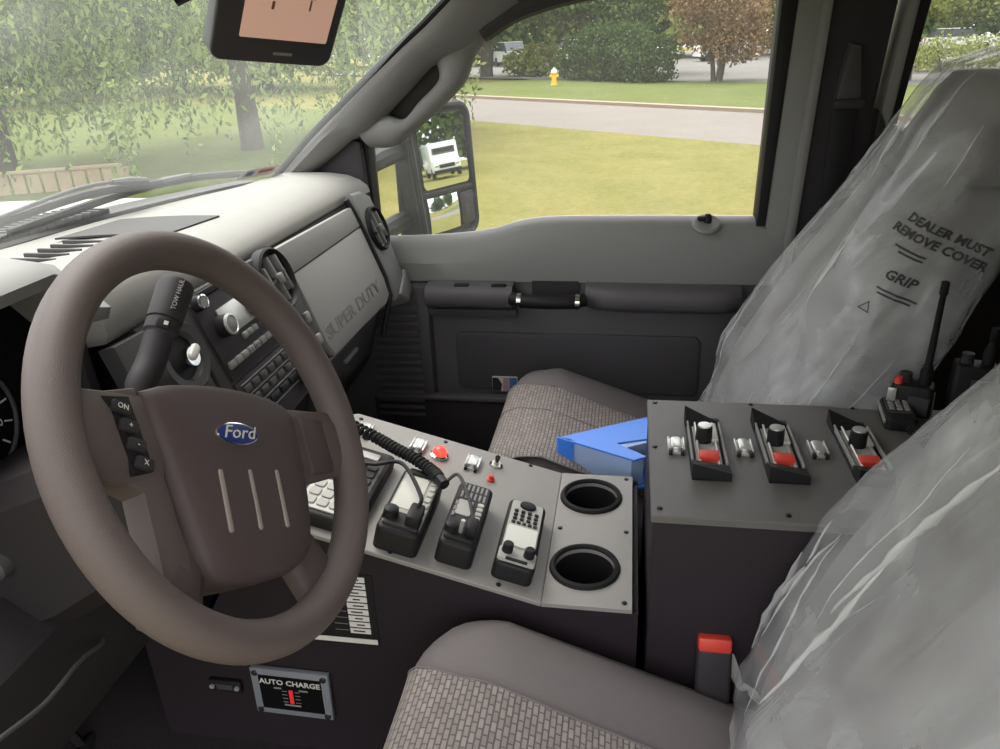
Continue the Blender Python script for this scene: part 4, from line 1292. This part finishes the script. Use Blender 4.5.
def plate_hole(b, x0, x1, y0, y1, cx, cy, r, z0, z1, n=48):
    inner, outer = [], []
    angs = sorted([2 * math.pi * k / n for k in range(n)] + [math.atan2(yy - cy, xx - cx) % (2 * math.pi) for xx in (x0, x1) for yy in (y0, y1)])
    for a in angs:
        c, s = math.cos(a), math.sin(a)
        inner.append((cx + r * c, cy + r * s))
        t = min([((x1 if c > 0 else x0) - cx) / c if abs(c) > 1e-9 else 9, ((y1 if s > 0 else y0) - cy) / s if abs(s) > 1e-9 else 9])
        outer.append((cx + t * c, cy + t * s))
    b.loft([[V((p[0], p[1], z0)) for p in inner], [V((p[0], p[1], z1)) for p in inner], [V((p[0], p[1], z1)) for p in outer], [V((p[0], p[1], z0)) for p in outer]], True, False)
CY = .043
plate_hole(tp, PX0, .0, -.022, .095, -.088, CY, .041, .509, .515)
plate_hole(tp, .0, PX1, -.022, .095, .090, CY, .041, .509, .515)
tp.done('top_plate', PANELTOP, con, 30)
for cx in (-.088, .090):
    Mx = T(cx, CY, .515)
    ch = B().lathe([(.040, -.085), (.0415, -.002), (.0405, .0035), (.043, .0062), (.0475, .0048), (.0495, .0), (.0495, -.001), (.044, -.002), (.0430, -.09)], 36, Mx).done('cup_holder', RUBBER, con, 50)
    B().lathe([(0, -.086), (.0415, -.086), (.0415, -.083), (.0, -.082)], 30, Mx).done('cup_floor', RUBBER, ch)
SCREW = mat('black_screw', (40, 38, 38), .35, .5)
def screw(p, nrm_, parent, r=.0036):
    z = V(nrm_).normalized()
    x = V((1, 0, 0)) if abs(z.x) < .9 else V((0, 1, 0))
    y = z.cross(x).normalized()
    x = y.cross(z)
    B().lathe([(r, 0), (r, .0012), (r * .6, .0022), (0, .0022)], 10, frame(p, x, y, z)).done('screw', SCREW, parent)
sn_ = SF.to_3x3() @ V((0, 0, 1))
for u, v_ in ((.142, .352), (.148, .204), (.152, .055), (-.158, .210), (-.158, .06), (-.155, .34)):
    screw(SF @ V((u, v_, 0)), sn_, con)
for p in ((.148, -.012), (.0, -.013), (-.156, -.012), (.0, .085)):
    screw(V((p[0], p[1], .515)), (0, 0, 1), con)

RL = frame((0, 0, 0), (0, -1, 0), (1, 0, 0), (0, 0, 1))
def RFm(x, s): return SF @ T(x, s, 0) @ RL
def radio_body(name, M, W, Ln, H, label, face=RADIOG):
    r = thing(name, (0, 0, 0), label, 'radio', M=M)
    B().prism(rrect(W, Ln, .010), 0, H, .006, 3).done('case', BLACK, r, 40, local=True)
    B().prism(rrect(W * .84, Ln * .90, .006, cy=.002), H - .001, H + .0012, .0008, 1).done('face_plate', face, r, 40, local=True)
    return r
def keys(r, x0, x1, nx, y0, y1, ny, H, m, nm='key', s=.72):
    kx, ky = (x1 - x0) / nx, (y1 - y0) / ny
    base = None
    for i in range(nx):
        for j in range(ny):
            c = V((x0 + kx * (i + .5), y0 + ky * (j + .5), 0))
            if base is None:
                base = B().prism(rrect(kx * s, ky * s, min(kx, ky) * .2, 2), 0, .0026, .0007, 1).done(nm, m, r, 40, local=True)
                o = base
            else:
                o = base.copy(); COL.objects.link(o)
            o.location = c + V((0, 0, H))
def rknob(r, x, y, H, rad=.008, h=.016, m=BLACK):
    B().lathe([(rad * 1.1, 0), (rad, h * .9), (rad * .8, h), (0, h)], 14, T(x, y, H)).done('knob', m, r, 40, local=True)
# radio with bright display (mic plugged in)
r1 = radio_body('two_way_radio', RFm(-.083, .206), .062, .150, .036, 'two way radio with wide bright display and plugged in curly cord')
B().prism(rrect(.036, .080, .003, cx=-.006, cy=.014), .0365, .0382, .0005, 1).done('display', DISPLAY, r1, 0, local=True)
keys(r1, .014, .026, 1, -.030, .056, 6, .0370, KEYG)
B().prism(rrect(.050, .030, .004, cy=-.052), .036, .040, .002).done('lower_fascia', DARK, r1, 40, local=True)
rknob(r1, -.018, -.050, .037, .010, .016)
B().box((.014, -.046, .046), (.020, .036, .020), .004).done('mic_plug', BLACK, r1, 40, local=True)
B().prism(rrect(.044, .012, .003, cy=.063), .037, .041, .001).done('top_bar', BLACK, r1, 40, local=True)
# radio with speaker slots
r2 = radio_body('two_way_radio', RFm(-.074, .127), .052, .150, .036, 'two way radio with slotted speaker end and small display', DARK)
for i in range(6):
    for j in range(2):
        B().box((-.0165 + .0066 * i, .058 - .020 * j, .0375), (.0036, .016, .0016), .0006, 1).done('speaker_slot', GREY, r2, 0, local=True)
B().prism(rrect(.022, .036, .003, cx=-.007, cy=.006), .0370, .0388, .0005, 1).done('display', RADIOG, r2, 0, local=True)
keys(r2, .008, .021, 1, -.028, .026, 5, .0370, KEYG)
keys(r2, -.022, -.016, 1, -.02, .02, 3, .0370, GREY)
B().prism(rrect(.042, .034, .004, cy=-.050), .036, .040, .002).done('lower_fascia', BLACK, r2, 40, local=True)
rknob(r2, -.014, -.050, .038, .009, .012)
B().box((.012, -.044, .046), (.016, .028, .018), .004).done('mic_plug', BLACK, r2, 40, local=True)
B().lathe([(.003, 0), (.003, .02), (0, .02)], 8, T(-.001, -.052, .04)).done('connector_pin', SILVER, r2, 40, local=True)
# keypad radio
r3 = radio_body('two_way_radio', RFm(-.070, .046), .056, .154, .028, 'keypad radio with pale face and two knobs beside cup holders')
keys(r3, -.020, .020, 4, .020, .048, 3, .029, BLACK, s=.62)
keys(r3, -.020, .020, 5, .012, .019, 1, .029, DARK)
B().prism(ellipse(.012, .009, 18, 0, .060), .029, .033, .001).done('navigation_pad', BLACK, r3, 40, local=True)
B().prism(rrect(.044, .046, .004, cy=-.016), .029, .0312, .0006, 1).done('display', DISPLAY, r3, 0, local=True)
B().prism(rrect(.052, .026, .005, cy=-.060), .028, .034, .002).done('lower_fascia', RADIOG, r3, 40, local=True)
rknob(r3, -.015, -.057, .033, .0070, .014)
rknob(r3, .015, -.057, .033, .0070, .014)
B().box((0, -.073, .0345), (.030, .006, .002), .0008, 1).done('name_strip', BLACK, r3, 0, local=True)
# flat keypad controller under the wheel rim
r0 = radio_body('siren_controller', RFm(-.058, .310), .098, .190, .020, 'flat siren controller with printed keypad by the wheel rim', CHAR)
r0['category'] = 'controller'
B().prism(rrect(.080, .070, .008, cy=-.050), .0205, .0225, .0006, 1).done('keypad_sheet', KEYG, r0, 0, local=True)
keys(r0, -.036, .036, 4, -.080, -.020, 3, .0222, RADIOG, s=.85)
keys(r0, -.036, .036, 4, -.005, .050, 3, .0212, DARK, s=.85)
B().prism(rrect(.032, .016, .002, cx=.012, cy=.070), .021, .0235, .0005, 1).done('white_tag', LABELW, r0, 0, local=True)

# mic clips, lamp, toggle
def mic_clip(M, label, group, src=None):
    if src is not None:
        return copy_tree(src, M, label=label, group=group)
    c = thing('mic_clip', (0, 0, 0), label, 'clip', group, M=M)
    B().prism(rrect(.020, .040, .002), 0, .003, .0008, 1).done('base', SILVER, c, 40, local=True)
    B().prism(rrect(.015, .032, .006), .003, .009, .002).done('tongue', SILVER, c, 40, local=True)
    for x in (-.008, .008):
        B().box((x, -.018, .003), (.005, .012, .006), .001).done('hook', SCREW, c, 40, local=True)
    for x in (-.0105, .0105):
        B().box((x, 0, .004), (.0025, .034, .008), .0008).done('side_rail', SILVER, c, 40, local=True)
    return c
gk = 'mic clips on the sloping plate'
mc = mic_clip(RFm(.106, .148), 'small metal microphone clip beside the toggle switch', gk)
for s, lb in ((.242, 'small metal microphone clip beside the glowing red lamp'), (.335, 'small metal microphone clip half under the curly cord')):
    mic_clip(RFm(.108, s), lb, gk, mc)
lp = thing('warning_lamp', (0, 0, 0), 'glowing round red warning lamp on the radio plate', 'lamp', M=RFm(.100, .204))
B().lathe([(.015, 0), (.015, .004), (.012, .006), (.011, .004)], 22).done('bezel', CHROME, lp, 40, local=True)
B().lathe([(.0115, .003), (.0105, .012), (.006, .017), (0, .018)], 20).done('lens', REDLAMP, lp, 40, local=True)
tg = thing('toggle_switch', (0, 0, 0), 'black and silver toggle switch beside small red indicator', 'switch', M=RFm(.122, .111))
B().lathe([(.010, 0), (.010, .003), (.005, .004), (.005, .008)], 8).done('nut', SILVER, tg, 30, local=True)
B().tube([(0, 0, .006), (0, -.006, .02)], [.003, .0045], 8).done('lever', BLACK, tg, 40, local=True)
B().box((0, 0, .002), (.022, .008, .003), .001).done('base_tab', BLACK, tg, 40, local=True)
ri = thing('indicator_button', (0, 0, 0), 'small red indicator button below the toggle switch', 'button', M=RFm(.075, .112))
B().lathe([(.0065, 0), (.0065, .003), (.005, .004)], 14).done('collar', RED, ri, 40, local=True)
B().lathe([(.0045, .003), (.004, .009), (0, .010)], 14).done('cap', RED, ri, 40, local=True)

# curly microphone cord
cc = thing('curly_cord', SF @ V((.10, .34, .03)), 'thick black curly microphone cord lying over the radio plate', 'cord')
cpath = spline([SF @ V((.062, .395, .045)), SF @ V((.045, .342, .045)), SF @ V((.030, .296, .045)), SF @ V((.015, .262, .046)), SF @ V((.000, .227, .048)), SF @ V((-.022, .194, .050)), SF @ V((-.034, .182, .050))], 60)
hel = []
NT = 34
for i, p in enumerate(cpath):
    a, c_ = cpath[max(i - 1, 0)], cpath[min(i + 1, len(cpath) - 1)]
    t = (c_ - a).normalized()
    u_ = t.cross(V((0, 0, 1))).normalized()
    v2 = u_.cross(t)
    ang = 2 * math.pi * NT * i / (len(cpath) - 1)
    hel.append(p + (u_ * math.cos(ang) + v2 * math.sin(ang)) * .0068)
B().tube(hel, .0032, 6).done('coil', RUBBER, cc, 60)
B().tube([cpath[-1], cpath[-1] + (cpath[-1] - cpath[-8]).normalized() * .016], .0085, 10).done('strain_relief', BLACK, cc)
e0 = cpath[-1] + (cpath[-1] - cpath[-8]).normalized() * .014
B().tube(spline([e0, RFm(-.074, .127) @ V((-.030, .045, .062)), RFm(-.074, .127) @ V((-.004, .0, .060)), RFm(-.074, .127) @ V((.012, -.036, .052))], 8), .0026, 8).done('lead', CHAR, cc)
B().tube(spline([SF @ V((-.02, .315, .026)), SF @ V((-.022, .280, .034)), SF @ V((-.030, .240, .054)), RFm(-.083, .206) @ V((.012, -.020, .062)), RFm(-.083, .206) @ V((.014, -.040, .054))], 8), .0030, 8).done('radio_lead', BLACK, thing('radio_cable', SF @ V((-.02, .315, .02)), 'thin black cable arching into the bright display radio', 'cable'))

# side of the console: switch label sheet, battery charger display, small connector
CSD = frame((X0, 0, 0), (0, -1, 0), (0, 0, 1), (-1, 0, 0))     # local (-Y, Z, out)
ls = thing('switch_legend', (X0, .40, .42), 'white row label sheet on the console side behind the wheel', 'label sheet')
B().box((-.388, .472, .0006), (.125, .125, .0012), M=CSD).done('sheet', BLACK, ls, 0)
rows = 10
for k in range(rows):
    z = .526 - .0112 * k
    if k == rows - 1:
        B().box((-.388, .418, .0014), (.120, .0085, .0006), M=CSD).done('label_strip', LABELW, ls, 0)
        continue
    B().box((-.351, z, .0014), (.030, .0088, .0006), M=CSD).done('label_strip', LABELW, ls, 0)
    B().box((-.378, z, .0014), (.020, .0006, .0006), M=CSD).done('rule', GREY, ls, 0)
    B().box((-.351 + .002 * math.sin(k * 2.1), z, .0019), (.014 + .004 * math.sin(k * 1.7), .0022, .0003), M=CSD).done('printed_line', DARK, ls, 0)
bd = thing('battery_display', (X0, .47, .27), 'small grey framed auto charge battery display on console side', 'display')
BF = CSD @ T(-.470, .310, 0) @ RZ(-1)
B().box((0, 0, .0055), (.122, .088, .009), .002, M=BF).done('bezel', mat('bezel_grey', (128, 130, 136), .35), bd)
B().box((0, 0, .0100), (.098, .066, .002), .001, 1, M=BF).done('black_face', VOID, bd)
text('lettering', 'AUTO CHARGE', .0135, BF @ T(0, .022, .0113), LABELW, bd, .0002, 1.0, 0, .0002)
B().box((0, -.004, .0114), (.006, .026, .0010), M=BF).done('red_bar', mat('red_bar', (196, 36, 50), .4, emit=.3), bd, 0)
for wd, x, y in ((.012, -.020, .011), (.014, .020, .010), (.026, 0, -.021)):
    B().box((x, y, .0112), (wd, .0030, .0006), M=BF).done('printed_line', GREY, bd, 0)
for k in range(4):
    B().box((.010, .006 - .007 * k, .0112), (.008, .001, .0006), M=BF).box((-.010, .006 - .007 * k, .0112), (.008, .001, .0006), M=BF).done('scale_mark', GREY, bd, 0)
for x in (-.053, .053):
    for y in (-.036, .036):
        B().lathe([(.0055, 0), (.0050, .002), (0, .003)], 12, BF @ T(x, y, .0098)).done('screw', CHROME, bd)
sk2 = thing('data_socket', (X0, .58, .30), 'small black data socket on the console side', 'socket')
B().box((-.578, .309, .004), (.052, .022, .008), .002, M=CSD).done('socket_shell', BLACK, sk2)
B().box((-.578, .309, .0085), (.026, .010, .002), .0005, 1, M=CSD).done('socket_face', CHAR, sk2)
for x in (-.598, -.558):
    B().lathe([(.004, 0), (.004, .003), (0, .003)], 8, CSD @ T(x, .309, .008)).done('screw', SILVER, sk2)

# ================================================================== REAR EQUIPMENT BOX
bx_ = thing('equipment_box', (0, -.33, 0), 'tall black equipment box between the seats', 'box')
B().box((-.005, -.34, .325), (.310, .596, .65), .004).done('body', BODYBLK, bx_, 30)
B().prism([(PX0 + .002, -.040), (PX1 - .002, -.040), (PX1 - .002, -.64), (PX0 + .002, -.64)], .650, .660, .0015, 1).done('top_plate', POWDER, bx_, 30)
for p in ((.144, -.052), (.003, -.048), (-.150, -.050), (.150, -.197), (-.150, -.200), (.150, -.345), (-.150, -.36)):
    screw(V((p[0], p[1], .66)), (0, 0, 1), bx_)
BXR = frame((0, 0, .66), (0, -1, 0), (1, 0, 0), (0, 0, 1))    # local (-Y, X, Z)
def charger(M, label, src=None):
    if src is not None:
        return copy_tree(src, M, label=label)
    c = thing('charger_pod', (0, 0, 0), label, 'charger', 'charger pods on the equipment box', M=M)
    B().box((0, 0, .002), (.050, .172, .004), .001).done('base', BLACK, c, 30, local=True)
    B().loft([[V((x, -.086, 0)), V((x, -.086, h)), V((x, -.056, h * .55)), V((x, -.056, 0))] for x, h in ((-.025, .024), (.025, .012))], True, True).done('near_wedge', BLACK, c, 30, local=True)
    B().loft([[V((x, .088 - k, 0)), V((x, .088 - k, h)), V((x, .052, h * .4)), V((x, .052, 0))] for x, h, k in ((-.025, .022, 0), (.025, .006, .022))], True, True).done('far_wedge', BLACK, c, 30, local=True)
    B().box((0, 0, .005), (.034, .116, .003), .0008, 1).done('bed', RADIOG, c, 30, local=True)
    for x in (-.022, .022, -.012, .012):
        B().box((x, 0, .0085), (.003, .118, .008 if abs(x) > .02 else .004), .001, 1).done('rail', GREY if abs(x) > .02 else SILVER, c, 30, local=True)
    B().lathe([(.0115, .004), (.0110, .028), (.009, .030)], 18, T(-.003, .010, 0)).done('post', BLACK, c, 40, local=True)
    B().lathe([(.0095, .029), (.0090, .0315), (0, .032)], 18, T(-.003, .010, 0)).done('post_cap', SILVER, c, 40, local=True)
    B().box((.0, -.040, .010), (.026, .020, .010), .002).done('release_tab', RED, c, 30, local=True)
    B().box((.012, .030, .009), (.010, .05, .006), .002).done('contact_block', WHITE, c, 30, local=True)
    return c
p1 = charger(BXR @ T(.118, .006, 0), 'black charger pod with red tab next to the box front edge')
charger(BXR @ T(.214, .008, 0), 'middle black charger pod with red tab on the equipment box', p1)
charger(BXR @ T(.322, .012, 0), 'rear black charger pod with red tab by the hand microphone', p1)
gk2 = 'mic clips on the equipment box'
for y_, x_, lb in ((.077, .005, 'metal microphone clip between box front edge and first charger pod'), (.168, .008, 'metal microphone clip between first and middle charger pods'), (.266, .012, 'metal microphone clip between middle and rear charger pods')):
    mic_clip(BXR @ T(y_, x_, 0), lb, gk2, mc)
# hand microphone with keypad lying on the box, its curly lead
hm = thing('hand_microphone', (0, 0, 0), 'dark keypad hand microphone lying on the equipment box', 'microphone', M=BXR @ T(.398, .118, 0) @ RZ(-8))
B().prism(rrect(.042, .075, .008), 0, .020, .005, 2).done('case', BLACK, hm, 40, local=True)
B().prism(rrect(.034, .050, .004, cy=.006), .020, .0212, .0005, 1).done('face', CHAR, hm, 40, local=True)
keys(hm, -.015, .015, 3, -.014, .026, 4, .021, GREY)
B().box((-.022, .0, .012), (.003, .070, .006), .001).done('edge_strip', SILVER, hm, 40, local=True)
hl = []
for i in range(150):
    t = i / 149
    p = BXR @ V((.401 + .02 * t, .078 - .11 * t, .012))
    hl.append(p + V((math.cos(i * .75) * .0, math.cos(i * .75) * .0055, math.sin(i * .75) * .0055)) + V((0, math.cos(i * .75 + 1.2) * .004, 0)))
B().tube(hl, .0020, 5).done('curly_lead', RUBBER, hm, 60)
# two portable radios standing in their cradles
def portable(M, H, ant, label, lean=0):
    r = thing('portable_radio', (0, 0, 0), label, 'radio', M=M)
    B().prism(rrect(.056, .038, .008), 0, H, .006, 2).done('case', BLACK, r, 40, local=True)
    B().lathe([(.0085, 0), (.0085, .02), (.0050, .03), (.0042, ant), (.0058, ant + .002), (.0054, ant + .02), (0, ant + .022)], 10, T(-.014, 0, H) @ RX(lean)).done('antenna', RUBBER, r, 40, local=True)
    B().lathe([(.009, 0), (.008, .014), (0, .014)], 12, T(.012, 0, H)).done('channel_knob', DARK, r, 40, local=True)
    B().box((-.010, .0205, H * .70), (.028, .003, .028), .001, 1).done('screen', CHAR, r, 40, local=True)
    B().box((-.029, 0, H * .6), (.003, .012, .05), .001, 1).done('talk_bar', GREY, r, 40, local=True)
    return r
q = portable(T(.150, -.424, .612) @ RZ(70), .095, .135, 'portable radio with tall black whip antenna behind the box')
B().lathe([(.006, 0), (.005, .010), (0, .010)], 12, T(.020, .012, .095)).done('emergency_button', RED, q, 40, local=True)
B().box((.026, .022, .080), (.012, .004, .020), .001).done('silver_clip', SILVER, q, 40, local=True)
portable(T(.150, -.502, .630) @ RZ(75), .11, .035, 'portable radio with stub antenna beside the whip antenna radio')
B().box((.155, -.468, .60), (.07, .19, .03), .008).done('radio_cradle', BLACK, label='black cradle holding the two portable radios', cat='cradle')

# ================================================================== LOOSE THINGS
# blue binder on the passenger seat
bi = thing('binder', (.26, .02, .495), 'blue plastic binder lying on the passenger seat', 'binder')
BN = T(0, 0, .535)
top_c = [(.247, .110), (.179, -.024), (.193, -.046), (.235, .005), (.272, -.088), (.372, -.100)]
B().prism(top_c, -.003, 0, .0008, 1, M=BN).done('cover', BLUE, bi, 0)
B().prism([(.246, .106), (.183, -.020), (.196, -.040), (.225, -.010), (.270, -.084), (.366, -.096)], -.056, -.003, M=BN).done('pages', PAPER, bi, 0)
B().prism([(.247, .110), (.179, -.024), (.195, -.060), (.272, -.095), (.372, -.100)], -.060, -.056, M=BN).done('back_cover', BLUE, bi, 0)
B().prism([(.250, .113), (.244, .110), (.231, .082), (.240, .085)], -.060, 0, M=BN).done('spine', BLUE, bi, 0)
# navigation tablet on an arm near the windscreen
gc = CAM + (fw + rt * (284 - 500) / 760 - up * (6 - 374.5) / 760).normalized() * .92
gn = (CAM - gc).normalized()
gx = (rt * math.cos(math.radians(-20)) + up * math.sin(math.radians(-20)))
gx = (gx - gn * gx.dot(gn)).normalized()
GF = frame(gc, gx, gn.cross(gx), gn) @ RX(27) @ RY(27)
gps = thing('navigation_tablet', GF @ V((0, 0, -.02)), 'dark navigation tablet hanging near the windscreen top', 'tablet')
def gy(p):  # taper slightly
    return (p[0], p[1])
B().prism(rrect(.140, .200, .014, cy=.03), -.020, 0, .004, 3, M=GF).done('case', mat('tablet_case', (58, 54, 58), .4), gps)
scn = B().prism(rrect(.100, .164, .002, cx=.008, cy=.043), -.001, .0006, M=GF).done('screen', mat('tablet_screen_pink', (190, 152, 136), .25, emit=.28), gps, 0)
INK2 = mat('screen_ink', (128, 92, 78), .5)
text('screen_print', '10', .034, GF @ T(.016, .048, .0012) @ RZ(80), INK2, scn, .0001)
for x, y, wd, hh in ((-.012, .000, .003, .009), (.036, .040, .004, .004), (.028, .012, .010, .002), (.029, .004, .002, .012), (-.022, .055, .014, .002), (-.010, .052, .002, .012)):
    B().box((x, y, .0010), (wd, hh, .0004), M=GF).done('screen_print', INK2, scn, 0)
B().box((.018, .033, .0010), (.026, .003, .0004), M=GF).done('screen_print', INK2, scn, 0)
B().box((.010, -.056, .0006), (.022, .0035, .0006), M=GF).done('maker_strip', GREY, gps, 0)
armp = spline([GF @ V((-.066, .020, -.018)), GF @ V((-.085, .012, -.025)), GF @ V((-.108, .006, -.035)), GF @ V((-.10, .08, -.16))], 5)
B().tube(armp, [.012] * 6 + [.009] * (len(armp) - 6), 10).done('mount_arm', BLACK, gps)
B().tube([GF @ V((-.072, .022, -.015)), GF @ V((-.094, .006, -.012)), GF @ V((-.112, -.008, -.010))], [.011, .014, .012], 10).done('mount_knob', BLACK, gps)

# pedals, brake release and cable in the footwell
pd = thing('brake_pedal', (-.33, .80, .16), 'black rubber brake pedal in the dark footwell', 'pedal')
B().box((-.33, .78, .16), (.10, .02, .065), .008, rot=Matrix.Rotation(math.radians(-35), 3, 'X')).done('pad', RUBBER, pd)
B().tube([(-.33, .79, .17), (-.33, .86, .30), (-.33, .90, .45)], .010, 8).done('arm', BLACK, pd)
pa2 = thing('accelerator_pedal', (-.20, .80, .12), 'narrow black accelerator pedal beside the brake pedal', 'pedal')
B().box((-.20, .80, .13), (.055, .02, .13), .008, rot=Matrix.Rotation(math.radians(-35), 3, 'X')).done('pad', RUBBER, pa2)
B().tube([(-.20, .82, .15), (-.20, .88, .28), (-.20, .91, .42)], .008, 8).done('arm', BLACK, pa2)
B().tube(spline([(-.63, .455, .725), (-.6, .46, .715), (-.546, .47, .693), (-.487, .485, .679), (-.443, .50, .657), (-.425, .515, .650)], 5), .0022, 8).done('release_cable', CHAR, label='thin grey release cable hanging below the driver side dash', cat='cable')
